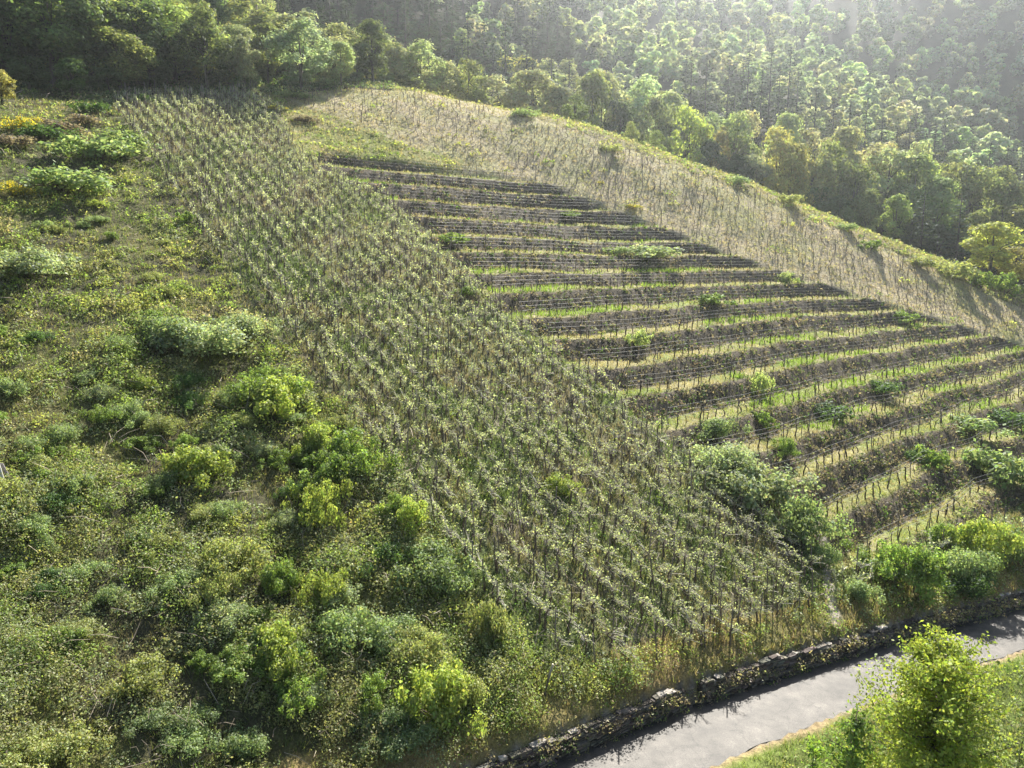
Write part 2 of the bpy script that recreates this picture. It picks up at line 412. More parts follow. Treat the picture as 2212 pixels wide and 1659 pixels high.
gc = np.where((zone_of == 5)[..., None], mixc((.12, .11, .05), (.13, .15, .05), cl(n1, .35, .65)), gc)
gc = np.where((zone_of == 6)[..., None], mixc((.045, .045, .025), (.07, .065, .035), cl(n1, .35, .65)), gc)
gc = np.where(ridge_strip[..., None], mixc((.24, .20, .10), (.19, .18, .07), cl(n1, .35, .65)), gc)
gc = np.where((zone_of == 7)[..., None], np.array((.17, .15, .12)), gc)
gc = np.where((zone_of == 8)[..., None], mixc((.26, .2, .11), (.12, .15, .04), cl(n1 * .5 + .5 * np.clip((sdg[..., None] - ROADW) / .6, 0, 1), .35, .6)), gc)
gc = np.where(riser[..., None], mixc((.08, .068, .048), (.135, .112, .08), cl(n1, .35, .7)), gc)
gc = np.where(((sdg > -2.2) & (sdg < -.2) & (zone_of != 7))[..., None], mixc((.25, .19, .085), (.17, .16, .06), cl(n1, .35, .65)), gc)
CHUTE = np.array([on_plane(a, b)[:2] for a, b in ((1752, 1090), (1778, 1150), (1788, 1230), (1796, 1290), (1804, 1345))])
cd = np.full(gx.shape, 1e9)
for a, b in zip(CHUTE[:-1], CHUTE[1:]):
    d_ = b - a; t_ = np.clip(((gx - a[0]) * d_[0] + (gy - a[1]) * d_[1]) / (d_ @ d_), 0, 1)
    cd = np.minimum(cd, np.hypot(gx - a[0] - d_[0] * t_, gy - a[1] - d_[1] * t_))
gc = np.where((cd + .25 * (n1[..., 0] - .5) < .25)[..., None], np.array((.34, .30, .25)), gc)
ny, nx = gx.shape
ii = np.arange(ny * nx).reshape(ny, nx)
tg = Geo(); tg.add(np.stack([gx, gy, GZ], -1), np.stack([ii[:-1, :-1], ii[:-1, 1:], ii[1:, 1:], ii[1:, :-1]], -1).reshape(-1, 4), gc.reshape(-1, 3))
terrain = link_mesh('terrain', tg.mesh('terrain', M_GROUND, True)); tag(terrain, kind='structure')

# ------------------------------------------------------------------ road strip
def along_wall(step, a0=None, a1=None):
    seg = np.hypot(*np.diff(WALL, axis=0).T); cum = np.r_[0, np.cumsum(seg)]
    a = np.arange(cum[0] if a0 is None else a0, cum[-1] if a1 is None else a1, step)
    x = np.interp(a, cum, WALL[:, 0]); y = np.interp(a, cum, WALL[:, 1]); z = np.interp(a, cum, WALLZ)
    k = 9                                              # ease the corners
    xs = np.convolve(np.pad(x, k, mode='reflect', reflect_type='odd'), np.ones(2 * k + 1) / (2 * k + 1), 'valid'); ys = np.convolve(np.pad(y, k, mode='reflect', reflect_type='odd'), np.ones(2 * k + 1) / (2 * k + 1), 'valid')
    t = np.stack([np.gradient(xs), np.gradient(ys)], -1); t = unit(t); nrm = np.stack([t[:, 1], -t[:, 0]], -1)
    return a, np.stack([xs, ys], -1), z, t, nrm
a_, P_, z_, t_, n_ = along_wall(.35)
offs = np.array([-.12, .25, .7, 1.1, 1.5, 1.9, 2.3, 2.7, 3.05])
rv = P_[:, None] + n_[:, None] * offs[None, :, None]
jit = (fbm(a_ * 1.0, a_ * 0 + 3.3, 1.6, 4, 2) - .5) * .4
rv[:, -1] += n_ * jit[:, None]
rvz = z_[:, None] + np.array([0, .004, .015, .02, .024, .02, .014, .006, 0])[None]
R3 = np.concatenate([rv, rvz[..., None]], -1)
m_ = len(offs); qi = np.arange(len(a_) * m_).reshape(len(a_), m_)
stripe = np.array([.55, .66, .9, 1.1, .84, .82, 1.12, 1.0, .85])
rc = np.broadcast_to(np.array((.082, .073, .062)), R3.shape) * stripe[None, :, None]
rg = Geo(); rg.add(R3, np.stack([qi[:-1, :-1], qi[:-1, 1:], qi[1:, 1:], qi[1:, :-1]], -1).reshape(-1, 4), rc.reshape(-1, 3))
road = link_mesh('road', rg.mesh('road', M_ROAD, True)); tag(road, kind='structure')
# ------------------------------------------------------------------ words for labels
ONES = 'zeroth first second third fourth fifth sixth seventh eighth ninth tenth eleventh twelfth thirteenth fourteenth fifteenth sixteenth seventeenth eighteenth nineteenth'.split()
TENS = {20: 'twent', 30: 'thirt', 40: 'fort', 50: 'fift', 60: 'sixt', 70: 'sevent', 80: 'eight', 90: 'ninet'}
def nth(n):
    if n < 20: return ONES[n]
    if n >= 100: return ('hundred-and-' + nth(n - 100)) if n > 100 else 'hundredth'
    t, o = n // 10 * 10, n % 10
    return TENS[t] + ('ieth' if o == 0 else 'y-' + ONES[o])
def ordinal(k, n, a='left'):
    return 'leftmost' if k == 1 and a == 'left' else 'rightmost' if k == n and a == 'left' else nth(k) + ' from the ' + a

# ------------------------------------------------------------------ vine and post prototypes (arrays)
def cane(r, p0, L, az, el, droop, rad=.008, n=4):
    t = np.linspace(0, 1, n)[:, None]
    d = np.array([math.cos(az) * math.cos(el), math.sin(az) * math.cos(el), math.sin(el)])
    P = np.asarray(p0) + d * L * t + np.array([0, 0, -droop * L]) * t ** 2 + r.normal(size=(n, 3)) * .02 * L * t
    return P
def proto_vine(seed, kind, far):
    """trunk, canes, leaves as three Geo"""
    r = np.random.default_rng(seed)
    g1, g2, g3 = Geo(), Geo(), Geo()
    k = 3 if far else 5
    if kind == 'block':
        H = r.uniform(.55, .8); tr = .04 if not far else .045
        path = np.array([[0, 0, -.15], [r.normal() * .04, r.normal() * .04, H * .4], [r.normal() * .08, r.normal() * .08, H * .75], [r.normal() * .1, r.normal() * .05, H]])
        V, Fs = tube(path, [tr * 1.3, tr, tr * .9, tr * .75], k); g1.add(V, Fs, (.12, .09, .07))
        head = path[-1]; nl = 60 if not far else 40; ls = (.075, .05) if not far else (.115, .075)
        for q in range(16 if not far else 12):
            el = r.uniform(.15, 1.4); P = cane(r, head - [0, 0, r.uniform(0, .25)], r.uniform(.35, .95), r.choice([0, math.pi]) + r.normal() * .15, el, r.uniform(0, .5))
            c = np.array((.52, .475, .415)) * r.uniform(.6, 1.2)
            V, Fs = tube(P, [.011, .010, .008, .006] if not far else [.02, .018, .015, .010], 3, False); g2.add(V, Fs, c)
            m = max(2, nl // 11 + r.integers(0, 3)); i = r.uniform(.25, 1.0, m)
            Q = np.stack([np.interp(i, np.linspace(0, 1, 4), P[:, a]) for a in range(3)], -1) + r.normal(size=(m, 3)) * [.06, .03, .05]
            s = r.uniform(.7, 1.3, m)
            V, Fq = leaves(Q, r.normal(size=(m, 3)) + [0, 0, .6], s * ls[0], s * ls[1], r)
            cc = np.array((.30, .33, .19)) * r.uniform(.65, 1.25, (m, 1)) * np.array([1, 1, 1]) + r.uniform(-.03, .04, (m, 1)) * np.array([1, .2, -.3])
            g3.add(V, Fq, rep4(cc))
    else:
        H = r.uniform(.62, .85) if kind == 'terrace' else r.uniform(.6, .9); tr = .034 if not far else (.044 if kind == 'terrace' else .04)
        bx, by = (r.normal() * .1, r.normal() * .1)
        path = np.array([[0, 0, -.15], [bx * .3, by * .3, H * .35], [bx * 1.2, by * 1.2, H * .65], [bx * .6 + r.normal() * .05, by * .6, H * .85], [bx + r.normal() * .08, by + r.normal() * .08, H]])
        V, Fs = tube(path, [tr * 1.3, tr * 1.05, tr * .9, tr, tr * 1.1], k); g1.add(V, Fs, (.07, .052, .04) if kind == 'terrace' else (.21, .17, .14))
        head = path[-1]
        for q in range(r.integers(2, 5) if kind == 'terrace' else r.integers(1, 4)):
            along = r.choice([0, math.pi]) if kind == 'terrace' else r.uniform(0, 6.28)
            P = cane(r, head, r.uniform(.25, .85) if kind == 'terrace' else r.uniform(.15, .5), along + r.normal() * .25, r.uniform(-.1, .7), r.uniform(0, .3))
            V, Fs = tube(P, [.014, .012, .010, .007] if not far else [.02, .018, .014, .01], 3, False); g2.add(V, Fs, np.array((.26, .20, .15)) * r.uniform(.6, 1.2))
        m = int(r.integers(1, 4))
        Q = head + r.normal(size=(m, 3)) * [.22, .12, .1]; s = r.uniform(.7, 1.3, m) * (1.5 if far else 1)
        V, Fq = leaves(Q, r.normal(size=(m, 3)), s * .07, s * .05, r); g3.add(V, Fq, rep4(np.array((.24, .26, .12)) * r.uniform(.6, 1.2, (m, 1))))
    return g1, g2, g3
def merged(*gs):
    out = Geo(); mi = 0
    for mi, g in enumerate(gs):
        V, Fs, C, Ms = g.arrays()
        for f, mm in zip(Fs, Ms): out.F.append(f + out.n); out.M.append(np.full(len(f), min(mi, 2), np.int32))
        out.V.append(V); out.C.append(C); out.n += len(V)
    return out.arrays()
def proto_post(seed, H, far):
    r = np.random.default_rng(seed); g = Geo()
    path = np.array([[0, 0, -.3], [r.normal() * .01, r.normal() * .01, H * .5], [r.normal() * .02, r.normal() * .02, H]])
    rad = .032 if not far else .04
    V, Fs = tube(path, [rad * 1.1, rad, rad * .9], 5 if not far else 4); g.add(V, Fs, (.17, .145, .12)); return g

# ------------------------------------------------------------------ where the vines stand
vines = []      # (x, y, kind, label base, order key, group)
posts = []
ROWS = {}
for k in range(-3, 22):
    for u in np.arange(12, 104, .66):
        w = 16.9 + (u - 19) * .033 + k * 1.32 + rng.normal() * (.045 + .16 * max(0, min(1, (48 - u) / 25)))
        uu = u + rng.normal() * .12 + (k % 2) * .4
        x, y = uu * UD + w * WD
        j, i = near_ix(x, y)
        if zone_of[j, i] == 1: ROWS.setdefault(('b', k), []).append((x, y))
brow = sorted([q for q in ROWS if q[0] == 'b'], key=lambda q: q[1])
for q, key in enumerate(brow):
    pts = ROWS[key]
    for m, (x, y) in enumerate(pts):
        lab = f"leafing staked vine, {nth(m + 1)} up from the road in row {['one','two','three','four','five','six','seven','eight','nine','ten','eleven','twelve','thirteen','fourteen','fifteen','sixteen','seventeen','eighteen','nineteen','twenty','twenty-one','twenty-two','twenty-three','twenty-four','twenty-five'][q]} from the left"
        if rng.random() < .93: vines.append((x, y, 'block', lab, 'staked vines on the dense middle block', math.atan2(UD[1], UD[0]) + rng.choice([0, math.pi]) + rng.normal() * .12))
        if rng.random() < .27 or m == 0:
            posts.append((x + rng.normal() * .12, y + rng.normal() * .12, rng.uniform(1.35, 1.85), f"grey stake beside vine {nth(m + 1)} up in row {q + 1} of the dense vine block", 'stakes standing in the dense vine block'))
# terraces: follow the contour of every tread
terr_lines = []
def contour_pts(level, w0=20, w1=110, step=.25):
    ws = np.arange(w0, w1, step); us = np.arange(0, 104, .15)
    uu, ww = np.meshgrid(us, ws)
    X = uu * UD[0] + ww * WD[0]; Y = uu * UD[1] + ww * WD[1]
    j, i = near_ix(X, Y); Z = (zz)[j, i]; T = (zone_of[j, i] == 2)
    out = []
    for a in range(len(ws)):
        s = np.where((Z[a, :-1] < level) & (Z[a, 1:] >= level) & T[a, :-1])[0]
        if len(s): out.append((X[a, s[0]], Y[a, s[0]]))
    return np.array(out)
nlev = len(LEVELS)
for q in range(nlev):
    hi = LEVELS[q + 1] if q + 1 < nlev else LEVELS[q] + 1.7
    C_ = contour_pts(LEVELS[q] + .16 * (hi - LEVELS[q]))
    if len(C_) < 8: continue
    C_ = np.stack([np.convolve(np.pad(C_[:, a], 4, mode='edge'), np.ones(9) / 9, 'valid') for a in (0, 1)], -1)
    keep = np.r_[True, np.hypot(*np.diff(C_, axis=0).T) < 1.0]; C_ = C_[keep]
    s_ = np.r_[0, np.cumsum(np.hypot(*np.diff(C_, axis=0).T))]
    terr_lines.append((q, C_, s_))
    name = 'lowest terrace' if q == 0 else 'topmost terrace' if q == nlev - 1 else nth(q + 1) + ' terrace up'
    for m, a in enumerate(np.arange(.8, s_[-1] - .2, 1.02)):
        a += rng.normal() * .08
        x = np.interp(a, s_, C_[:, 0]) + rng.normal() * .06; y = np.interp(a, s_, C_[:, 1]) + rng.normal() * .06
        tang = math.atan2(np.interp(a + .5, s_, C_[:, 1]) - np.interp(a - .5, s_, C_[:, 1]), np.interp(a + .5, s_, C_[:, 0]) - np.interp(a - .5, s_, C_[:, 0]))
        if rng.random() < .9: vines.append((x, y, 'terrace', f"bare gnarled vine trunk, {nth(m + 1)} from the left on the {name}", 'vines along the grassy terraces', tang))
    for m, a in enumerate(np.arange(.5, s_[-1] - .2, 4.1)):
        a += rng.normal() * .3
        x = np.interp(a, s_, C_[:, 0]); y = np.interp(a, s_, C_[:, 1])
        posts.append((x, y, rng.uniform(1.3, 1.65), f"thin grey trellis post, {nth(m + 1)} from the left on the {name}", 'trellis posts along the terraces'))
# the band over the crest: rows running along the spur
e1 = unit(np.array([89., -15.])); e2 = np.array([-e1[1], e1[0]])
o = np.array([-22., 96.])
for a in np.arange(0, 36, 1.2):
    for b in np.arange(-6, 125, .85):
        p = o + e1 * b + e2 * (a - 14) + rng.normal(size=2) * .13
        j, i = near_ix(*p)
        if zone_of[j, i] == 3 and rng.random() < .8: vines.append((p[0], p[1], 'band', '', ''))
        if zone_of[j, i] == 3 and rng.random() < .085: posts.append((p[0], p[1], rng.uniform(1.4, 1.9), '', ''))
# the overgrown strip below the terraces
for a in np.arange(0, 26, 1.2):
    for fr in (.25, .6):
        p0 = on_plane(1830 + a * 22, 1240 - a * 7.3 + 70 * fr)[:2] + rng.normal(size=2) * .2
        j, i = near_ix(*p0)
        if zone_of[j, i] == 5 and rng.random() < .8:
            vines.append((p0[0], p0[1], 'block', '', ''))
            if rng.random() < .3: posts.append((p0[0], p0[1] + .2, rng.uniform(1.4, 1.9), '', ''))

VP = np.array([(v[0], v[1]) for v in vines]); VZ = ground(VP[:, 0], VP[:, 1])
px_, py_, D_ = proj(np.c_[VP, VZ + .5])
vis = (px_ > 4) & (px_ < 2208) & (py_ > 4) & (py_ < 1655)
lab_ok = np.array([bool(v[3]) for v in vines])
score = np.where(vis & lab_ok, 1 / D_, 0)
named = set(np.argsort(-score)[:300].tolist())
protoN = {k: [proto_vine(100 + q + 50 * z, k, False) for q in range(7)] for z, k in enumerate(('block', 'terrace', 'band'))}
protoF = {k: [merged(*proto_vine(300 + q + 50 * z, k, True)) for q in range(9)] for z, k in enumerate(('block', 'terrace', 'band'))}
meshN = {k: [(a.mesh('trunk', M_BARK, True), b.mesh('canes', M_BARK), c.mesh('leaves', M_LEAF)) for a, b, c in v] for k, v in protoN.items()}
restg = Geo()
for k in ('block', 'terrace', 'band'):
    ix = [i for i, v in enumerate(vines) if v[2] == k and i not in named]
    var = rng.integers(0, 9, len(ix))
    for q in range(9):
        s = [ix[t] for t in range(len(ix)) if var[t] == q]
        if not s: continue
        n = len(s); P = np.c_[VP[s], VZ[s]]
        rz = np.array([vines[t][5] if len(vines[t]) > 5 else rng.uniform(0, 6.28) for t in s]); sc = rng.uniform(.62, 1.22, n)
        ln = rng.normal(size=(n, 2)) * (.045 if k == 'block' else .1) + (np.array([-.12, .12]) if k == 'band' else 0)
        stamp(restg, protoF[k][q], P, rz, sc, rng.uniform(.75, 1.25, (n, 1)) * np.ones((1, 3)), ln)
rest = link_mesh('grapevines', restg.mesh('grapevines', [M_BARK, M_BARK, M_LEAF])); tag(rest, 'rows of small bare and leafing vines covering the farther vineyard slope', 'vines', kind='stuff')
for i in sorted(named):
    v = vines[i]
    e = empty('grapevine', (VP[i, 0], VP[i, 1], VZ[i]), v[5] if len(v) > 5 else rng.uniform(0, 6.28), rng.uniform(.85, 1.2))
    tag(e, v[3], 'grapevine', v[4])
    for nm, me in zip(('trunk', 'canes', 'leaves'), meshN[v[2]][int(rng.integers(0, 7))]): link_mesh(nm, me, e)

# posts
PP = np.array([(p[0], p[1]) for p in posts]); PZ = ground(PP[:, 0], PP[:, 1])
px_, py_, D_ = proj(np.c_[PP, PZ + .8])
ok = (px_ > 4) & (px_ < 2208) & (py_ > 4) & (py_ < 1655) & np.array([bool(p[3]) for p in posts])
pnamed = set(np.argsort(-np.where(ok, 1 / D_, 0))[:min(290, int(ok.sum()))].tolist())
pmesh = [proto_post(q, 1.6, False).mesh('vine_post', M_BARK) for q in range(5)]
pfar = proto_post(9, 1.6, True).arrays(); pg = Geo()
s = [i for i in range(len(posts)) if i not in pnamed]
stamp(pg, pfar, np.c_[PP[s], PZ[s]], rng.uniform(0, 6, len(s)), np.array([(1, 1, posts[i][2] / 1.6) for i in s]), rng.uniform(.6, 1.3, (len(s), 1)) * np.ones((1, 3)), rng.normal(size=(len(s), 2)) * .07)
tag(link_mesh('vine_posts', pg.mesh('vine_posts', M_BARK)), 'thin grey posts scattered through the farther vine rows', 'posts', kind='stuff')
for i in sorted(pnamed):
    p = posts[i]; o_ = link_mesh('vine_post', pmesh[int(rng.integers(0, 5))], None, tuple(np.ones(3) * rng.uniform(.6, 1.35)))
    o_.location = (PP[i, 0], PP[i, 1], PZ[i]); o_.rotation_euler = (rng.normal() * .06, rng.normal() * .06, rng.uniform(0, 6)); o_.scale = (1, 1, p[2] / 1.6)
    tag(o_, p[3], 'post', p[4])

# trellis wires: three strands to a terrace
for q, C_, s_ in terr_lines:
    if s_[-1] < 6: continue
    name = 'lowest terrace' if q == 0 else 'topmost terrace' if q == nlev - 1 else nth(q + 1) + ' terrace up'
    a = np.arange(.6, s_[-1] - .4, 1.4); x = np.interp(a, s_, C_[:, 0]); y = np.interp(a, s_, C_[:, 1]); z = ground(x, y)
    z = np.convolve(np.pad(z, 3, mode='edge'), np.ones(7) / 7, 'valid')
    e = empty('trellis_wire', (x[0], y[0], z[0])); tag(e, f'thin bright trellis wires strung along the {name}', 'trellis wire', 'trellis wires along the terraces')
    for h in (.62, .95, 1.28):
        P = np.stack([x - x[0], y - y[0], z + h + rng.normal(size=len(a)) * .015 - z[0]], -1)
        V, Fs = tube(P, .0065, 3, False); g = Geo().add(V, Fs); link_mesh('strand', g.mesh('strand', M_WIRE), e)
    # cut canes still tied in along the wires
# ------------------------------------------------------------------ grass: blades over the open ground
def scatter(n, x0, x1, y0, y1, d0, power=2.0):
    x = rng.uniform(x0, x1, n); y = rng.uniform(y0, y1, n); z = ground(x, y)
    px, py, D = proj(np.stack([x, y, z], -1))
    k = (rng.random(n) < (d0 / np.maximum(D, d0)) ** power) & (px > -260) & (px < 2480) & (D > 8)
    j, i = near_ix(x[k], y[k])
    return x[k], y[k], z[k], D[k], j, i
PAL = {1: [(.21, .21, .085), (.15, .20, .06), (.26, .22, .13), (.12, .17, .05)],
       2: [(.31, .29, .12), (.27, .29, .09), (.33, .28, .15), (.20, .25, .065)],
       3: [(.40, .31, .19), (.36, .30, .16), (.34, .31, .14), (.30, .30, .12)],
       4: [(.34, .29, .14), (.27, .28, .10), (.36, .29, .17), (.20, .25, .07)],
       5: [(.14, .18, .05), (.20, .22, .07), (.24, .20, .10), (.10, .15, .04)],
       0: [(.13, .17, .045), (.20, .22, .06), (.22, .19, .09), (.10, .14, .04)],
       8: [(.15, .22, .05), (.22, .25, .07), (.30, .25, .14), (.12, .19, .04)]}
def blades(x, y, z, D, col, hmul, wpx=1.0, nb=3):
    n = len(x); g = []
    V = np.empty((n, nb, 3, 3)); C = np.empty((n, nb, 3, 3))
    for b in range(nb):
        bx = x + rng.normal(size=n) * .05 * (1 + D / 60); by = y + rng.normal(size=n) * .05 * (1 + D / 60)
        h = hmul * rng.uniform(.5, 1.4, n); az = rng.uniform(0, 6.28, n); wd = np.maximum(.012, wpx * D / 723 * rng.uniform(.5, 1.0, n)); la = rng.uniform(0, 6.28, n); ll = h * rng.uniform(.1, .9, n)
        V[:, b, 0] = np.stack([bx - np.cos(az) * wd / 2, by - np.sin(az) * wd / 2, z - .03], -1)
        V[:, b, 1] = np.stack([bx + np.cos(az) * wd / 2, by + np.sin(az) * wd / 2, z - .03], -1)
        V[:, b, 2] = np.stack([bx + np.cos(la) * ll, by + np.sin(la) * ll, z + h], -1)
        C[:, b] = (col * rng.uniform(.7, 1.3, (n, 1)))[:, None, :]
    return V.reshape(-1, 3), np.arange(n * nb * 3).reshape(-1, 3), C.reshape(-1, 3)
gg = Geo()
x, y, z, D, j, i = scatter(620000, -60, 92, 16, 128, 36)
zn = zone_of[j, i]; rs = riser[j, i]; slope_top = ridge_strip[j, i]
sdp = sdg[j, i]
keep = (zn != 7) & (zn != 6) | slope_top
keep &= ~((zn == 8) & (sdp < ROADW + .35 + .3 * fbm(x, y, .8, 9, 2)))
keep &= (rng.random(len(x)) < np.where(rs, .40, 1.0)) & (rng.random(len(x)) < np.where(zn == 0, .7, 1.0)) & ~((cd[j, i] < .25))
x, y, z, D, zn, rs, slope_top, sdp = [a[keep] for a in (x, y, z, D, zn, rs, slope_top, sdp)]
f = fbm(x, y, 3.2, 33, 3) + rng.normal(size=len(x)) * .09
col = np.empty((len(x), 3))
for zk in PAL:
    m = zn == zk
    if m.any():
        P = np.array(PAL[zk]); q = np.clip(((f[m] - .28) / .44 * 4), 0, 3.999).astype(int); col[m] = P[[2, 0, 1, 3]][q]
m = slope_top; col[m] = np.array([(.30, .27, .12), (.22, .23, .08), (.31, .26, .14), (.26, .25, .10)])[rng.integers(0, 4, m.sum())]
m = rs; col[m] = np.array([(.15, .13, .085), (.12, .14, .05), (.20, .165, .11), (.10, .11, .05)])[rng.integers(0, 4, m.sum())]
m = (sdp > -2.2) & (zn != 8) & (zn != 7); col[m] = np.array([(.30, .24, .10), (.24, .23, .08), (.20, .22, .06), (.33, .25, .13)])[rng.integers(0, 4, m.sum())]
# bright flushes of fresh grass on some treads
lush = (zn == 2) & ~rs & (fbm(x, y, 7, 61, 2) > .66); col[lush] = np.array((.20, .29, .045)) * rng.uniform(.8, 1.2, (lush.sum(), 1))
hm = np.select([rs, lush, zn == 3, zn == 2, zn == 1, zn == 8, zn == 5], [.26, .34, .20, .17, .30, .22, .30], .24)
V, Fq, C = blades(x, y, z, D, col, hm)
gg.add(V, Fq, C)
# tall grass tussocks along the wall top and the treads' lips
tag(link_mesh('grass', gg.mesh('grass', M_GRASS)), 'short green and straw coloured grass over the open slope', 'grass', kind='stuff')
print('grass tufts', len(x))

# ------------------------------------------------------------------ clumps of leaves
def dome_clumps(geo, X, Y, Z, R, H, COLr, pxs=1.55, dens=.42, brown=.05, smin=.05, mat=0, cap=6000):
    """leafy hummocks: leaves on and just under a lumpy dome for every centre"""
    _, _, D = proj(np.stack([X, Y, Z], -1))
    s = np.maximum(smin, pxs * np.maximum(D, 12) / 723)
    cnt = np.clip((dens * 6.0 * R * (R + H) / 2 / s ** 2).astype(int), 8, cap)
    tot = int(cnt.sum()); own = np.repeat(np.arange(len(X)), cnt)
    d = rng.normal(size=(tot, 3)); d[:, 2] = np.abs(d[:, 2]) * 1.05 - .12; d = unit(d)
    # lobes: every clump has its own bumps
    ph = rng.uniform(0, 6.28, (len(X), 3))[own]
    az = np.arctan2(d[:, 1], d[:, 0]); lob = 1 + .18 * np.sin(3 * az + ph[:, 0]) + .14 * np.sin(5 * az + 4 * d[:, 2] + ph[:, 1]) + .1 * np.sin(9 * d[:, 2] + 2 * az + ph[:, 2])
    rr = lob * (.55 + .5 * rng.random(tot) ** .6)
    P = np.stack([X[own] + d[:, 0] * R[own] * rr, Y[own] + d[:, 1] * R[own] * rr, Z[own] + d[:, 2] * H[own] * rr - .05], -1)
    sz = s[own] * rng.uniform(.6, 1.5, tot)
    V, Fq = leaves(P, d * .7 + rng.normal(size=(tot, 3)) * .7 + [0, 0, .35], sz * 1.45, sz * .8)
    c = COLr[own] * rng.uniform(.55, 1.3, (tot, 1)) * (1 + rng.normal(size=(tot, 3)) * .06)
    b = rng.random(tot) < brown; c[b] = np.array((.17, .14, .105)) * rng.uniform(.6, 1.25, (b.sum(), 1))
    geo.add(V, Fq, rep4(np.clip(c, .01, .6)), mat)
    return tot
SPEC = {'fresh': (.17, .22, .06), 'yellow': (.255, .27, .085), 'bramble': (.185, .21, .11), 'olive': (.195, .20, .085), 'straw': (.28, .25, .14), 'deep': (.085, .13, .04), 'grey': (.24, .265, .165), 'dead': (.22, .18, .135)}
def pick(f, names): 
    q = np.clip((f * len(names)).astype(int), 0, len(names) - 1); return np.array([SPEC[n] for n in names])[q]
ug = Geo(); nl = 0
# left hand scrub slope
x, y, z, D, j, i = scatter(60000, -60, 24, 14, 100, 24, 1.5)
zn = zone_of[j, i]; k = (zn == 0) & (sdg[j, i] < -1.0)
x, y, z, D = x[k], y[k], z[k], D[k]
hgt = fbm(x, y, 2.6, 77, 3); f = np.clip((fbm(x, y, 5.5, 51, 3) - .22) / .56 + rng.normal(size=len(x)) * .13, 0, .999)
u_ = UD[0] * x + UD[1] * y
up = np.clip((u_ - 30) / 25, 0, 1)                   # the lower slope is brambly, the upper one grassier
c = np.where((rng.random(len(x)) < up)[:, None], pick(f, ['straw', 'olive', 'yellow', 'fresh', 'fresh', 'bramble', 'olive']), pick(f, ['olive', 'bramble', 'fresh', 'bramble', 'olive', 'yellow', 'fresh', 'bramble']))
gap = rng.random(len(x)) < np.clip((hgt - .22) * 3.4, .12, 1); x, y, z, hgt, up, c = x[gap], y[gap], z[gap], hgt[gap], up[gap], c[gap]
R = rng.uniform(.22, .7, len(x)) * (1.15 - .4 * up) * (.6 + .8 * hgt); H = R * rng.uniform(.5, 1.1, len(x)) * (.3 + 1.3 * hgt)
nl += dome_clumps(ug, x, y, z, R, H, c)
print('scrub clumps', len(x), nl)
# weeds among the block rows and the overgrown strip
x, y, z, D, j, i = scatter(60000, -50, 90, 20, 112, 30, 1.6)
zn = zone_of[j, i]; wd = fbm(x, y, 4.5, 71, 3); u_ = UD[0] * x + UD[1] * y
k = ((zn == 1) & (rng.random(len(x)) < np.clip((wd - .33) * 3.2, 0, 1) * np.clip(1.35 - (u_ - 30) / 45, .2, 1.3))) | ((zn == 5) & (rng.random(len(x)) < .85)) | ((zn == 2) & (rng.random(len(x)) < .8 * np.clip((fbm(x, y, 6, 87, 3) - .42) * 4, 0, 1) * np.clip((-3 - z) / 9, 0.08, 1)))
x, y, z, f, zn = x[k], y[k], z[k], np.clip(rng.random(k.sum()), 0, .999), zn[k]
R = rng.uniform(.16, .42, len(x)) * np.where(zn == 5, 1.5, 1); H = R * rng.uniform(.6, 1.1, len(x))
nl += dome_clumps(ug, x, y, z, R, H, pick(f, ['bramble', 'fresh', 'olive', 'grey', 'bramble', 'deep', 'fresh']), dens=.34)
# tufts and creepers hanging on the terrace banks
x, y, z, D, j, i = scatter(120000, -25, 92, 30, 110, 34, 1.5)
k = riser[j, i] & (rng.random(len(x)) < np.clip((fbm(x, y, 5, 81, 3) - .26) * 4, .35, 1))
x, y, z = x[k], y[k], z[k]; f = rng.random(len(x)) * .999
R = rng.uniform(.14, .42, len(x)); H = R * rng.uniform(.7, 1.3, len(x))
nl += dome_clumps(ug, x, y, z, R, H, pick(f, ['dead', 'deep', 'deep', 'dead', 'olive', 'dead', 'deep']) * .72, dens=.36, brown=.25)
# back of the spur, meadow weeds, forest edge
x, y, z, D, j, i = scatter(60000, -60, 110, 60, 145, 70, 1.5)
zn = zone_of[j, i]; k = ((zn == 6) & (rng.random(len(x)) < .5)) | ((zn == 4) & (rng.random(len(x)) < .10)) | ((zn == 3) & (rng.random(len(x)) < .02))
x, y, z, j, i = x[k], y[k], z[k], j[k], i[k]; rs_ = ridge_strip[j, i]; f = rng.random(len(x)) * .999
R = rng.uniform(.35, 1.0, len(x)) * np.where(rs_, .75, 1.2); H = R * rng.uniform(.5, .95, len(x)) * np.where(zone_of[j, i] == 4, .6, 1)
c = np.where(rs_[:, None], pick(f, ['olive', 'yellow', 'fresh', 'straw', 'bramble']), np.where((zone_of[j, i] == 6)[:, None], pick(f, ['deep', 'olive', 'deep', 'bramble']), pick(f, ['fresh', 'olive', 'yellow'])))
nl += dome_clumps(ug, x, y, z, R, H, c)
# verge beyond the road
x, y, z, D, j, i = scatter(14000, -20, 60, -5, 55, 22, 1.3)
k = (sdg[j, i] > ROADW + .9) & (sdg[j, i] < 14) & (rng.random(len(x)) < .6)
x, y, z = x[k], y[k], z[k]; f = rng.random(len(x)) * .999
R = rng.uniform(.15, .4, len(x)); H = R * rng.uniform(.5, 1.2, len(x))
nl += dome_clumps(ug, x, y, z, R, H, pick(f, ['fresh', 'fresh', 'olive', 'yellow']), dens=.35)
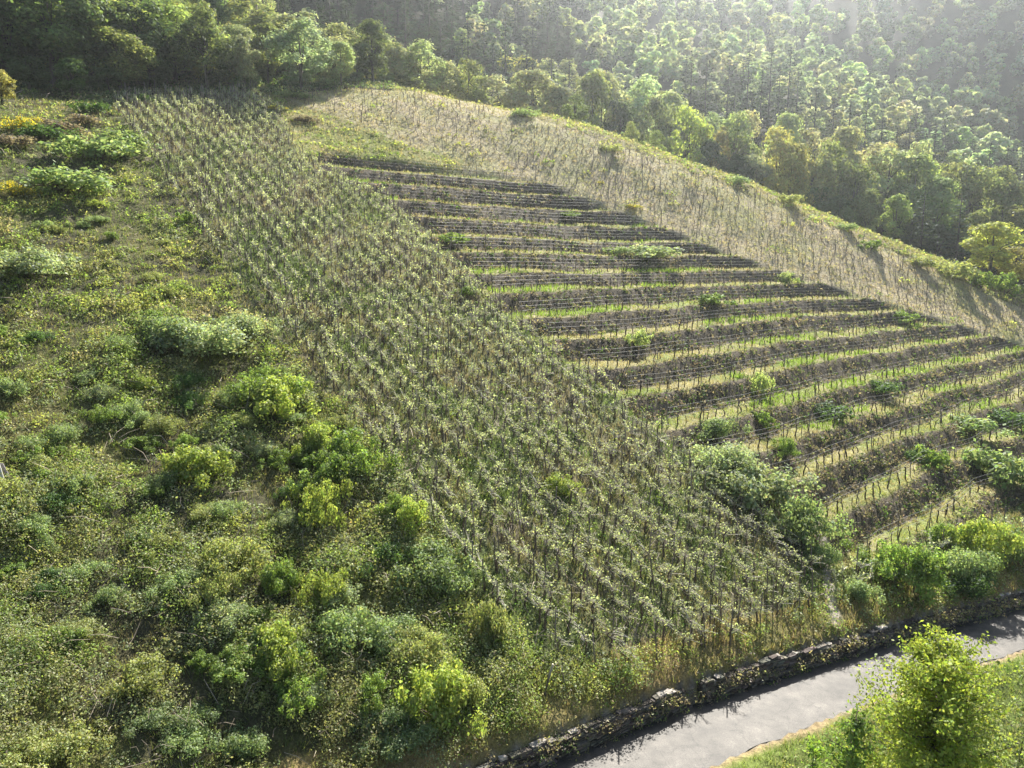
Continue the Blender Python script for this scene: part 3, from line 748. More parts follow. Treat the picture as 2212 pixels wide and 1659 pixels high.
# low plants rooted along the wall foot and its top
a, P, zr, t, nr = along_wall(.12)
P0 = P; k = rng.random(len(a)) < .8; P = P[k] + nr[k] * rng.uniform(-1.0, -.18, (k.sum(), 1)); f = rng.random(len(P)) * .999
R = rng.uniform(.12, .36, len(P))
nl += dome_clumps(ug, P[:, 0], P[:, 1], ground(P[:, 0], P[:, 1]), R, R * rng.uniform(.6, 1.2, len(P)), pick(f, ['olive', 'straw', 'fresh', 'deep', 'straw']), dens=.3, brown=.3)
# tussocks hanging over the wall's lip, weeds at its foot
for o1, o2, dz_, prob, names in ((-.5, .10, .70, 1.1, ['straw', 'olive', 'straw', 'dead', 'olive']), (-.25, .16, .5, .6, ['straw', 'olive', 'dead', 'deep']), (.0, .22, 0, .45, ['deep', 'olive', 'dead', 'fresh'])):
    k = rng.random(len(a)) < prob; q = P0[k] + nr[k] * rng.uniform(o1, o2, (k.sum(), 1)); f = rng.random(len(q)) * .999; R = rng.uniform(.10, .32 if dz_ else .2, len(q))
    nl += dome_clumps(ug, q[:, 0], q[:, 1], zr[k] + dz_ - (.35 * np.clip(fbm(a[k], a[k] * 0 + o1, 2.4, 23, 2) - .45, 0, 1) * 3 if dz_ else 0) + .05 * rng.normal(size=len(q)), R, R * rng.uniform(.7, 1.3, len(q)), pick(f, names), dens=.3, brown=.3)
tag(link_mesh('undergrowth', ug.mesh('undergrowth', M_LEAF)), 'tangled brambles weeds and low scrub covering the slope', 'undergrowth', kind='stuff')
print('undergrowth leaves', nl)
# dry stems and twigs poking out of the scrub
x, y, z, D, j, i = scatter(60000, -60, 30, 14, 100, 24, 1.9)
zn = zone_of[j, i]; k = (((zn == 0) & (rng.random(len(x)) < .38)) | ((zn == 1) & (rng.random(len(x)) < .9 * np.clip(1.4 - D / 70, .3, 1)))) & (sdg[j, i] < -1.2)
x, y, z, D = x[k], y[k], z[k], D[k]; n = len(x)
th = np.maximum(.012, .55 * D / 723); L = rng.uniform(.4, 1.3, n); az = rng.uniform(0, 6.28, n); el = rng.uniform(.0, 1.2, n)
b0 = np.stack([x, y, z + rng.uniform(.15, .6, n)], -1); d = np.stack([np.cos(az) * np.cos(el), np.sin(az) * np.cos(el), np.sin(el)], -1)
b1 = b0 + d * L[:, None] * .5 + rng.normal(size=(n, 3)) * .06; b2 = b0 + d * L[:, None] + np.stack([0 * x, 0 * x, -L * rng.uniform(0, .4, n)], -1)
sd = unit(np.cross(d, rng.normal(size=(n, 3)))) * th[:, None] * .5
V = np.stack([b0 - sd, b0 + sd, b1 - sd, b1 + sd, b2 - sd * .5, b2 + sd * .5], 1).reshape(-1, 3)
q = np.arange(n)[:, None] * 6; Fq = np.concatenate([q + [0, 1, 3, 2], q + [2, 3, 5, 4]])
tw_ = Geo().add(V, Fq, np.repeat(np.array((.30, .25, .19)) * rng.uniform(.5, 1.3, (n, 1)), 6, 0))
tag(link_mesh('dry_stems', tw_.mesh('dry_stems', M_BARK)), 'pale dry stems tangled through the scrub', 'stems', kind='stuff')
# ------------------------------------------------------------------ trees
def crown_broad(seed, n, leaf, H=10.0, R=3.6, base=.22, slim=1.0, lobes=30, vary=.3):
    """a lumpy crown of many leaf clusters; returns foliage Geo and trunk Geo"""
    r = np.random.default_rng(seed); g = Geo(); tg_ = Geo()
    c0 = np.array([0, 0, H * (base + (1 - base) * .48)]); hz = H * (1 - base) * .5
    lc = []; lr = []
    while len(lc) < lobes:
        d = unit(r.normal(size=3)); d[2] = d[2] * .9 + .12
        q = r.uniform(.45, .86)
        p = d * q
        if p[2] < -.62: continue
        taper = 1 - .28 * max(p[2], 0) - .25 * max(-p[2], 0)
        lc.append(c0 + p * [R * slim * taper, R * slim * taper, hz]); lr.append(R * r.uniform(.19, .42))
    lc = np.array(lc); lr = np.array(lr)
    own = r.choice(lobes, n, p=lr ** 2 / (lr ** 2).sum())
    out = unit(lc - c0)
    d = unit(r.normal(size=(n, 3)) + out[own] * .75 + [0, 0, .42])
    rad = lr[own] * (.45 + .62 * r.random(n) ** .55) * (1 + .25 * np.sin(4 * np.arctan2(d[:, 1], d[:, 0]) + own) * np.cos(5 * d[:, 2]))
    P = lc[own] + d * rad[:, None] * [1, 1, .85]
    s = leaf * r.uniform(.55, 1.45, n)
    V, Fq = leaves(P, d * 1.25 + r.normal(size=(n, 3)) * .5 + [0, 0, .25], s * 1.35, s * .8, r)
    c = r.uniform(1 - vary, 1 + vary, (n, 1)) * (1 + .2 * np.sin(own * 2.4))[:, None] * (1 + r.normal(size=(n, 3)) * [.07, .05, .09])
    g.add(V, Fq, rep4(np.clip(c, .2, 2)))
    tr = H * .017
    tp = np.array([[0, 0, -.6], [r.normal() * .06, r.normal() * .06, H * .2], [r.normal() * .15, r.normal() * .15, H * .45], [r.normal() * .2, r.normal() * .2, H * .8]])
    V, Fs = tube(tp, [tr * 1.3, tr, tr * .75, tr * .25], 7); tg_.add(V, Fs, (.09, .075, .06))
    for q in r.choice(lobes, 9, replace=False):
        h = r.uniform(.15, .6) * H; b = np.array([np.interp(h, tp[:, 2], tp[:, 0]), np.interp(h, tp[:, 2], tp[:, 1]), h]); e = lc[q]
        mid = (b + e) / 2 + [0, 0, .05 * H] + r.normal(size=3) * .1
        V, Fs = tube(np.array([b, mid, e]), [tr * .5, tr * .33, tr * .12], 5, False); tg_.add(V, Fs, (.09, .075, .06))
    return g, tg_
def crown_conifer(seed, H=16.0, R=2.9, n_whorl=24, needle=.55, dens=13):
    r = np.random.default_rng(seed); g = Geo(); tg_ = Geo()
    V, Fs = tube(np.array([[0, 0, -.6], [.05, 0, H * .4], [0, .05, H * .98]]), [H * .014, H * .010, H * .002], 6); tg_.add(V, Fs, (.07, .058, .05))
    Ps = []; Ns = []; Ls = []
    for a in range(n_whorl):
        f = (a + r.uniform(0, .6)) / n_whorl; h = H * (.16 + .83 * f)
        L0 = R * (1 - f) ** .8 * (1.0 if f > .12 else .8) + .12
        for b in range(r.integers(4, 7)):
            if r.random() < .14: continue
            az = r.uniform(0, 6.28); L = L0 * r.uniform(.6, 1.18); dr = r.uniform(.0, .32) + .12 * (1 - f)
            m = max(3, int(dens * L / R) + 2); t = np.sqrt(r.uniform(.04, 1, m))
            side = r.normal(size=m) * .16 * L * t
            P = np.stack([np.cos(az) * L * t - np.sin(az) * side, np.sin(az) * L * t + np.cos(az) * side, h - dr * L * t + .22 * L * t ** 3 + r.normal(size=m) * .05], -1)
            Ps.append(P); Ns.append(np.stack([r.normal(size=m) * .45, r.normal(size=m) * .45, np.ones(m)], -1)); Ls.append(np.full(m, .75 + .5 * L / R))
            V, Fs = tube(np.array([[0, 0, h], [np.cos(az) * L * .9, np.sin(az) * L * .9, h - dr * L * .8]]), [.035, .01], 3, False); tg_.add(V, Fs, (.07, .058, .05))
    P = np.concatenate(Ps); N_ = np.concatenate(Ns); s = needle * np.concatenate(Ls) * r.uniform(.6, 1.3, len(P))
    V, Fq = leaves(P, N_, s * 1.2, s * .42, r)
    g.add(V, Fq, rep4(np.clip(r.uniform(.65, 1.35, (len(P), 1)) * (1 + r.normal(size=(len(P), 3)) * .05), .2, 2)))
    return g, tg_
TSP = {'dark': (.085, .115, .04), 'green': (.165, .19, .07), 'pale': (.25, .265, .15), 'yellow': (.25, .25, .08), 'dull': (.17, .16, .095), 'grey': (.18, .205, .13), 'con': (.042, .058, .034)}
WORD = {'dark': 'dark green spreading', 'green': 'mid green leafy', 'pale': 'pale green rounded', 'yellow': 'yellow-green loose', 'dull': 'dull fawn-green', 'grey': 'silvery grey-green', 'con': 'dark pointed'}
PBN = [crown_broad(500 + q, 7200, .24, base=(.02 if q % 2 else .08), slim=(1.0, .85, 1.15, .95, .75, 1.1)[q], lobes=(34, 26, 40, 30, 24, 36)[q]) for q in range(6)]
PBM = [crown_broad(600 + q, 3400, .36, base=.05, slim=(1.0, .85, 1.15, .95)[q], lobes=(30, 24, 36, 28)[q]) for q in range(4)]
PCN = [crown_conifer(700 + q, R=(2.9, 2.4, 3.3, 2.7)[q]) for q in range(4)]
MBN = [(a.mesh('crown', M_CROWN), b.mesh('trunk', M_BARK, True)) for a, b in PBN]
MBM = [(a.mesh('crown', M_CROWN), b.mesh('trunk', M_BARK, True)) for a, b in PBM]
MCN = [(a.mesh('crown', M_NEEDLE), b.mesh('trunk', M_BARK, True)) for a, b in PCN]
def top_z(py, Y):
    v = (CY - py) / F
    return Y * (v * cp - sp) / (cp + v * sp)
trees = []          # x, y, height, crown width, species, belt
HERO = [(20, -60, 230, 88, 'dark'), (120, -50, 210, 85, 'dark'), (215, -35, 200, 88, 'dark'), (310, -20, 190, 94, 'dark'), (265, 60, 150, 88, 'green'), (385, 12, 180, 99, 'green'), (432, 55, 130, 100, 'pale'), (455, 125, 110, 99, 'yellow'), (70, 110, 150, 79, 'dark'), (160, 125, 140, 81, 'dark'), (240, 140, 110, 86, 'dark'), (330, 120, 120, 92, 'dark'),
        (8, 150, 100, 70, 'yellow'), (500, 40, 150, 112, 'yellow'), (560, -30, 170, 119, 'green'), (605, 55, 130, 114, 'green'), (655, 12, 220, 116, 'pale'), (730, 50, 140, 118, 'pale'), (690, 120, 130, 113, 'green'), (795, 55, 140, 126, 'pale'), (855, 72, 130, 128, 'pale'), (905, 88, 130, 129, 'pale'), (960, 130, 110, 131, 'pale'), (1012, 108, 90, 133, 'green'), (775, 125, 80, 121, 'pale'), (835, 148, 60, 122, 'green'), (880, 155, 60, 123, 'green'),
        (1075, 162, 120, 135, 'pale'), (1150, 148, 150, 137, 'pale'), (1205, 182, 110, 137, 'pale'), (1243, 213, 50, 136, 'grey'), (1300, 72, 150, 151, 'pale'), (1280, 150, 110, 147, 'green'), (1380, 105, 150, 157, 'pale'), (1450, 118, 130, 155, 'pale'), (1340, 190, 100, 146, 'dark'), (1505, 148, 130, 152, 'pale'), (1560, 122, 160, 155, 'pale'), (1612, 162, 110, 152, 'pale'), (1420, 203, 100, 144, 'green'), (1490, 224, 110, 141, 'yellow'), (1548, 238, 95, 141, 'yellow'), (1592, 188, 120, 143, 'green'), (1500, 195, 60, 150, 'green'),
        (1365, 262, 46, 131, 'green'), (1416, 280, 62, 128, 'green'), (1700, 172, 110, 157, 'pale'), (1752, 188, 120, 158, 'pale'), (1690, 268, 140, 138, 'yellow'), (1762, 285, 140, 138, 'green'), (1640, 332, 90, 135, 'grey'), (1715, 330, 100, 133, 'yellow'), (1830, 228, 150, 153, 'pale'), (1800, 300, 120, 142, 'green'), (1905, 238, 140, 155, 'pale'), (1930, 288, 150, 147, 'pale'), (1862, 352, 120, 139, 'green'), (2002, 268, 110, 153, 'pale'), (1990, 330, 130, 144, 'green'), (2062, 308, 120, 152, 'green'), (2040, 378, 130, 137, 'green'), (2112, 348, 140, 150, 'green'), (2182, 328, 130, 152, 'green'), (2122, 428, 120, 137, 'green'), (2195, 415, 130, 141, 'green'), (2175, 478, 150, 112, 'yellow'), (1955, 418, 90, 131, 'green'), (1895, 405, 70, 131, 'green'), (1825, 420, 90, 133, 'dark'), (1770, 385, 90, 134, 'dark'), (1600, 330, 80, 136, 'dark'), (1540, 300, 90, 138, 'dark'), (2230, 520, 140, 114, 'yellow'), (1985, 470, 90, 131, 'dark'), (2050, 480, 100, 131, 'dark'), (2110, 500, 90, 131, 'dark')]
HCON = [(690, -70, 70, 172), (740, -60, 70, 170), (835, -45, 70, 172), (880, -32, 70, 168), (930, -22, 75, 168), (978, -4, 80, 167), (1012, -34, 70, 172), (1046, 6, 70, 166), (1092, -26, 75, 170), (1138, -18, 75, 170), (1190, -2, 70, 168), (1228, 22, 60, 166), (955, 40, 60, 160), (1000, 62, 60, 158), (1150, 60, 60, 160),
        (1490, 58, 60, 188), (1522, 74, 55, 186), (1570, 66, 60, 188), (1612, 58, 60, 192), (1642, 88, 60, 186), (1680, 92, 60, 184), (1720, 100, 60, 184), (1760, 118, 60, 180), (1801, 160, 62, 172), (1836, 148, 60, 176), (1872, 168, 60, 174), (1908, 158, 60, 172), (1942, 196, 55, 168), (1660, 56, 60, 194), (1985, 210, 55, 166), (2048, 222, 62, 156), (2090, 288, 55, 152), (2122, 300, 55, 152), (2148, 262, 50, 170), (2186, 236, 55, 172), (2206, 300, 60, 160), (1700, 50, 60, 200), (1585, 110, 55, 180)]
for px, py, wp, t, sp_ in HERO + [(a, b, c, d, 'con') for a, b, c, d in HCON]:
    d = ray(px, 250.0) * t; X, Y = d[0], d[1]; gz = float(ground(X, Y)); zt_ = float(top_z(py, Y))
    h = zt_ - gz
    if h < 2 or h > 26: print('tree height', px, py, round(h, 1))
    h = min(max(h, 2.5), 22)
    trees.append((X, Y, h, wp / F * t, sp_))
nh = len(trees)
# fill: woods behind, denser close to the vineyard
cand = []
for y in np.arange(84, 330, 1.0): pass
N_ = 90000
xx = rng.uniform(-160, 400, N_); yy = rng.uniform(78, 345, N_); zz_ = ground(xx, yy); px_, py_, D_ = proj(np.c_[xx, yy, zz_ + 6])
ok = (px_ > -150) & (px_ < 2360) & (py_ > -160) & (D_ > 80) & (D_ < 335)
j, i = near_ix(xx, yy); ok &= (zone_of[j, i] == 6) & ~ridge_strip[j, i]
ok &= (yy > 128) | (xx < -22)
grid = {}
def near(x, y, d):
    a, b = int(x // 8), int(y // 8)
    for p in range(a - 1, a + 2):
        for q in range(b - 1, b + 2):
            for (u, v) in grid.get((p, q), ()):
                if (u - x) ** 2 + (v - y) ** 2 < d * d: return True
    return False
for tr_ in trees: grid.setdefault((int(tr_[0] // 8), int(tr_[1] // 8)), []).append((tr_[0], tr_[1]))
cover = fbm(xx, yy, 40, 15, 2)
fill = []
for q in np.where(ok)[0]:
    x, y, D = xx[q], yy[q], D_[q]
    dmin = 4.3 + (D - 90) * .0155
    if near(x, y, dmin): continue
    con = (560 < px_[q] < 1260 and py_[q] < 150 and D > 140) or (1420 < px_[q] < 1960 and D < 205 and cover[q] > .50 and py_[q] < 200) or (px_[q] > 1960 and cover[q] > .56 and D < 250)
    con = con and rng.random() < .6
    h = rng.uniform(12, 17) if con else rng.uniform(6.5, 11.5)
    if px_[q] < 480: h = rng.uniform(9, 14)
    elif D < 150: h *= .85
    sp_ = 'con' if con else rng.choice(['pale', 'green', 'pale', 'grey', 'dull', 'dark', 'yellow'], p=[.30, .24, .12, .12, .08, .08, .06]) if px_[q] > 480 else rng.choice(['dark', 'green', 'yellow', 'dark'])
    grid.setdefault((int(x // 8), int(y // 8)), []).append((x, y))
    fill.append((x, y, h, h * rng.uniform(.65, .95), sp_))
fill.sort(key=lambda t: t[1] * cp)
print('fill trees', len(fill))
nb = sum(1 for t in trees if t[4] != 'con'); nc = len(trees) - nb
own_t = list(trees); rest_t = []
for t in fill:
    if t[4] == 'con':
        if nc < 290: own_t.append(t); nc += 1
        else: rest_t.append(t)
    elif nb < 298: own_t.append(t); nb += 1
    else: rest_t.append(t)
# belts by depth, order by direction: for the labels
def belt_of(D, px):
    if px < 600 and D < 135: return 'beside the top of the vineyard'
    for lim, w in ((127, 'on the back of the vineyard spur'), (134, 'along the lower wood edge behind the spur'), (140, 'in the front rank behind the spur'), (148, 'in the second rank behind the spur'), (156, 'in the third rank behind the spur'), (166, 'in the fourth rank behind the spur'), (176, 'low on the wooded hillside'), (188, 'part way up the wooded hillside'), (204, 'midway up the wooded hillside'), (225, 'high on the wooded hillside')):
        if D < lim: return w
    return 'far up the hazy hillside'
info = []
for t in own_t:
    z = float(ground(t[0], t[1])); p, _, D = proj(np.array([t[0], t[1], z])); info.append((t, z, float(p), float(D), belt_of(float(D), float(p))))
byk = {}
for q, (t, z, p, D, b) in enumerate(info): byk.setdefault((t[4], b), []).append(q)
lab = {}
for (sp_, b), qs in byk.items():
    qs.sort(key=lambda q: info[q][2])
    for k, q in enumerate(qs):
        noun = 'conifer' if sp_ == 'con' else 'tree'
        lab[q] = f"{WORD[sp_]} {noun} {b}" if len(qs) == 1 else f"{WORD[sp_]} {noun}, {ordinal(k + 1, len(qs))} {b}"
for q, (t, z, p, D, b) in enumerate(info):
    X, Y, h, w_, sp_ = t
    e = empty('conifer_tree' if sp_ == 'con' else 'broadleaf_tree', (X, Y, z), rng.uniform(0, 6.28))
    if sp_ == 'con':
        v = int(rng.integers(0, 4)); me = MCN[v]; s = h / 16.0; e.scale = (s * min(1.4, max(.7, w_ / (5.6 * s))), s * min(1.4, max(.7, w_ / (5.6 * s))), s)
    else:
        near_ = D < 146 or q < nh; v = int(rng.integers(0, 6 if near_ else 4)); me = (MBN if near_ else MBM)[v]; s = h / 10.0; ws = min(max(w_ / 7.2, s * .55), s * 1.7); e.scale = (ws, ws, s)
    tag(e, lab[q], 'conifer' if sp_ == 'con' else 'tree', 'conifers on the wooded hillside' if sp_ == 'con' else 'broadleaf trees of the wood')
    c = np.array(TSP[sp_]) * rng.uniform(.82, 1.2) * (1 + rng.normal(size=3) * .05)
    link_mesh('crown', me[0], e, tuple(c)); link_mesh('trunk', me[1], e)
# the wood that reads as one mass
FB = [crown_broad(800 + q, 620, .80, base=.02, lobes=20, vary=.14)[0].arrays() for q in range(6)]
FC = [crown_conifer(820 + q, n_whorl=14, needle=1.0, dens=7)[0].arrays() for q in range(3)]
fw = Geo()
for protos, ish in ((FB, 10.0), (FC, 16.0)):
    sel = [t for t in rest_t if (t[4] == 'con') == (protos is FC)]
    var = rng.integers(0, len(protos), len(sel))
    for v in range(len(protos)):
        s = [sel[a] for a in range(len(sel)) if var[a] == v]
        if not s: continue
        A = np.array([(t[0], t[1]) for t in s]); Zt = ground(A[:, 0], A[:, 1]); sc = np.array([(min(max(t[3] / 7.2, t[2] / ish * .7), t[2] / ish * 1.6),) * 2 + (t[2] / ish,) for t in s])
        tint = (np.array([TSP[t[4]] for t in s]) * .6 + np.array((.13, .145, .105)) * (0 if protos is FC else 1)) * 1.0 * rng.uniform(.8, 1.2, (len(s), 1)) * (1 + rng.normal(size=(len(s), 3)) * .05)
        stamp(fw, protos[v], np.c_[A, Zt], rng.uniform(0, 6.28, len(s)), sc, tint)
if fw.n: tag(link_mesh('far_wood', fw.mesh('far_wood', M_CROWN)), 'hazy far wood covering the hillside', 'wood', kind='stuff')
print('own trees', len(own_t), nb, nc, 'rest', len(rest_t))
# ------------------------------------------------------------------ shrubs one can tell apart
def proto_shrub(seed, n, leaf, kind):
    """unit shrub: about 1 m across the radius, 1 m high before scaling"""
    r = np.random.default_rng(seed); g, st = Geo(), Geo()
    nl_ = 36
    if kind == 'mound': lc = np.stack([r.normal(size=nl_) * .42, r.normal(size=nl_) * .42, r.uniform(.12, .55, nl_)], -1); lr = r.uniform(.13, .32, nl_)
    else: lc = np.stack([r.normal(size=nl_) * .40, r.normal(size=nl_) * .40, r.uniform(.10, .80, nl_)], -1); lr = r.uniform(.10, .24, nl_)
    lc[:, 2] *= 1 - .25 * np.clip(np.hypot(lc[:, 0], lc[:, 1]), 0, 1)
    own = r.choice(nl_, n, p=lr ** 2 / (lr ** 2).sum())
    d = unit(r.normal(size=(n, 3)) + [0, 0, .4]); P = lc[own] + d * (lr[own] * (.25 + .85 * r.random(n) ** .6) * np.where(r.random(n) < .1, 1.5, 1))[:, None]
    P[:, 2] = np.maximum(P[:, 2], .02)
    s = leaf * r.uniform(.6, 1.4, n)
    V, Fq = leaves(P, d * 1.0 + r.normal(size=(n, 3)) * .6 + [0, 0, .3], s * 1.4, s * .85, r)
    c = r.uniform(.65, 1.35, (n, 1)) * (1 + r.normal(size=(n, 3)) * [.07, .05, .1]) * (1 + .15 * np.sin(own * 1.9))[:, None]
    g.add(V, Fq, rep4(np.clip(c, .2, 2)))
    for q in range(9):
        e = lc[r.integers(0, nl_)] * [1, 1, 1.1]; b = np.array([r.normal() * .05, r.normal() * .05, -.1])
        V, Fs = tube(np.array([b, (b + e) / 2 + r.normal(size=3) * .05, e]), [.022, .016, .007], 4, False); st.add(V, Fs, (.15, .12, .09))
    return g, st
SHN = {k: [(a.mesh('foliage', M_LEAF), b.mesh('stems', M_BARK)) for a, b in (proto_shrub(900 + q + 20 * z, 5200, .052, k) for q in range(5))] for z, k in enumerate(('mound', 'upright'))}
SHF = {k: [(a.mesh('foliage', M_LEAF), b.mesh('stems', M_BARK)) for a, b in (proto_shrub(950 + q + 20 * z, 1700, .085, k) for q in range(4))] for z, k in enumerate(('mound', 'upright'))}
BROOM = []
for q in range(3):
    a, b = proto_shrub(990 + q, 1500, .075, 'mound'); n_ = len(a.V[0]) // 4; yl = rng.random(n_) < .5
    a.C[0] = rep4(np.where(yl[:, None], np.array((.40, .31, .03)), np.array((.12, .15, .045))) * rng.uniform(.6, 1.3, (n_, 1))).astype(np.float32)
    BROOM.append((a.mesh('foliage', M_LEAF), b.mesh('stems', M_BARK)))
KIND = {  # colour, form, words
    'lime': ((.20, .235, .06), 'upright', 'bright yellow-green shrub'), 'green': ((.13, .18, .045), 'upright', 'fresh green leafy shrub'), 'gold': ((.19, .205, .08), 'mound', 'golden-green bush'),
    'bramble': ((.15, .19, .085), 'mound', 'grey-green bramble mound'), 'silver': ((.19, .22, .125), 'mound', 'silvery pale-leaved mound'), 'broom': ((1, 1, 1), 'mound', 'yellow flowering broom bush'), 'dark': ((.06, .10, .03), 'mound', 'dark green bush'), 'pale': ((.26, .30, .13), 'upright', 'pale young sapling'), 'dead': ((.15, .125, .10), 'mound', 'brown leafless thorn thicket')}
SH = [  # px, base py, width px, height px, kind
    (880, 1165, 95, 85, 'lime'), (690, 1160, 95, 120, 'lime'), (715, 1060, 110, 80, 'green'), (760, 1030, 130, 90, 'green'), (690, 980, 90, 60, 'lime'), (605, 905, 150, 90, 'lime'), (420, 1050, 120, 80, 'lime'), (600, 1450, 120, 100, 'lime'), (640, 1540, 90, 80, 'green'), (945, 1580, 150, 140, 'lime'), (985, 1520, 90, 80, 'gold'), (505, 1240, 120, 90, 'gold'), (470, 1300, 80, 70, 'gold'), (610, 1300, 90, 80, 'green'), (690, 1320, 80, 90, 'lime'), (1065, 1400, 90, 110, 'gold'), (745, 1390, 120, 90, 'bramble'), (150, 1640, 120, 80, 'gold'), (930, 1260, 140, 90, 'bramble'), (1000, 1290, 90, 70, 'bramble'), (1210, 1075, 80, 50, 'lime'), (560, 880, 110, 70, 'green'), (860, 1130, 70, 60, 'green'), (830, 1220, 90, 60, 'dark'), (40, 1655, 110, 60, 'gold'),
    (1635, 1095, 180, 110, 'silver'), (1560, 1020, 120, 70, 'silver'), (1725, 1175, 120, 110, 'bramble'), (1540, 950, 80, 50, 'bramble'), (440, 770, 170, 90, 'silver'), (370, 740, 110, 70, 'bramble'), (520, 740, 110, 70, 'silver'), (200, 350, 150, 60, 'bramble'), (260, 330, 100, 50, 'bramble'), (160, 420, 160, 60, 'bramble'), (55, 600, 150, 70, 'silver'), (1400, 560, 120, 32, 'silver'), (1330, 552, 60, 22, 'bramble'), (980, 535, 60, 28, 'green'), (1695, 985, 60, 40, 'green'), (2150, 1050, 140, 90, 'bramble'), (2090, 940, 110, 45, 'bramble'), (2170, 920, 90, 40, 'dark'), (1975, 1290, 130, 110, 'green'), (2120, 1230, 120, 110, 'lime'), (2060, 1250, 100, 80, 'bramble'), (2200, 1240, 90, 110, 'bramble'), (1910, 1240, 110, 60, 'green'), (2035, 1180, 60, 50, 'green'), (1760, 1230, 70, 60, 'bramble'), (1850, 1300, 70, 50, 'bramble'), (2010, 1010, 70, 45, 'green'), (2080, 1290, 90, 60, 'dark'),
    (48, 285, 75, 34, 'broom'), (70, 272, 40, 22, 'broom'), (40, 425, 60, 26, 'broom'), (20, 405, 40, 16, 'broom'), (95, 395, 36, 14, 'broom'), (590, 238, 34, 11, 'broom'), (1362, 452, 34, 11, 'broom'), (1300, 398, 18, 7, 'broom'), (95, 305, 90, 36, 'dark'), (205, 250, 70, 30, 'dark'), (130, 285, 90, 26, 'dead'), (30, 320, 80, 30, 'dead'), (180, 270, 60, 22, 'dead'),
    (1640, 862, 40, 52, 'pale'), (1700, 612, 36, 26, 'pale'), (1380, 760, 46, 42, 'pale'), (1650, 930, 50, 36, 'green'), (1790, 905, 90, 36, 'dark'), (1900, 850, 70, 28, 'dark'), (1540, 660, 70, 26, 'green'), (1950, 700, 60, 24, 'green'), (2060, 605, 85, 46, 'gold'), (2115, 625, 60, 40, 'green'), (1985, 580, 60, 26, 'gold'), (2170, 640, 60, 46, 'green'), (1590, 400, 50, 22, 'bramble'), (1830, 500, 50, 20, 'bramble'), (1700, 440, 50, 22, 'gold'), (1880, 540, 50, 22, 'green'), (1130, 255, 50, 20, 'bramble'), (1320, 330, 50, 20, 'gold'), (535, 195, 60, 34, 'bramble'), (570, 180, 40, 22, 'gold'), (500, 190, 60, 40, 'gold'), (700, 190, 70, 24, 'bramble'), (640, 215, 60, 16, 'bramble'), (310, 225, 40, 24, 'dark'), (1980, 1000, 50, 30, 'dark'), (660, 265, 50, 16, 'dead'), (1230, 470, 50, 12, 'green'), (1010, 640, 50, 20, 'green')]
for a in range(150):                                    # the rest of the tufty bushes on the left slope
    px, py = rng.uniform(-10, 1050), rng.uniform(330, 1650)
    if px > 260 + (py - 300) * .76: continue
    wp = 24 + 80 * ((py - 250) / 1400) * rng.uniform(.5, 1.2)
    SH.append((px, py, wp, wp * rng.uniform(.45, .8), str(rng.choice(['gold', 'bramble', 'green', 'lime', 'bramble', 'dark', 'silver'], p=[.2, .25, .2, .08, .15, .07, .05]))))
def place_name(px, py):
    if px < 260 + (py - 300) * .76 and py > 240:
        s = int(np.clip((py - 250) / 156, 0, 8.99)); return ('topmost', 'second', 'third', 'fourth', 'fifth', 'sixth', 'seventh', 'eighth', 'lowest')[s] + ' strip of the left slope'
    if py > 1150 and px > 1740: return 'overgrown bank above the road'
    if px > 1740 and py > 820: return 'lower terraces at right'
    if py < 300 and px < 720: return 'top corner of the vineyard'
    if py < 660 and in_poly(np.array([px]), np.array([py]), TERR)[0]: return 'upper terraces'
    if in_poly(np.array([px]), np.array([py]), TERR)[0]: return 'middle terraces'
    if py < 660 and px > 1000: return 'back edge of the spur'
    return 'lower edge of the vine block'
plc = {}
for q, s in enumerate(SH): plc.setdefault((s[4], place_name(s[0], s[1])), []).append(q)
slab = {}
for (k, p), qs in plc.items():
    qs.sort(key=lambda q: SH[q][0])
    for m, q in enumerate(qs): slab[q] = f"{KIND[k][2]} on the {p}" if len(qs) == 1 else f"{KIND[k][2]}, {ordinal(m + 1, len(qs))} on the {p}"
for q, (px, py, wp, hp, k) in enumerate(SH):
    P = at_pixel(px, py - hp * .12); _, _, D = proj(P); D = float(D)
    w_ = wp / F * D / 1.55; h = hp / F * D * 1.05
    col, form, words = KIND[k]
    e = empty('sapling' if k == 'pale' else 'shrub', (P[0], P[1], float(ground(P[0], P[1])) - .03), rng.uniform(0, 6.28), (w_, w_, max(h, .35 * w_)))
    tag(e, slab[q], 'sapling' if k == 'pale' else 'shrub', 'saplings' if k == 'pale' else 'shrubs scattered over the slope')
    me = BROOM if k == 'broom' else (SHN if D < 52 else SHF)[form]; me = me[int(rng.integers(0, len(me)))]
    c = np.array(col) * rng.uniform(.85, 1.15)
    link_mesh('foliage', me[0], e, tuple(c)); link_mesh('stems', me[1], e)

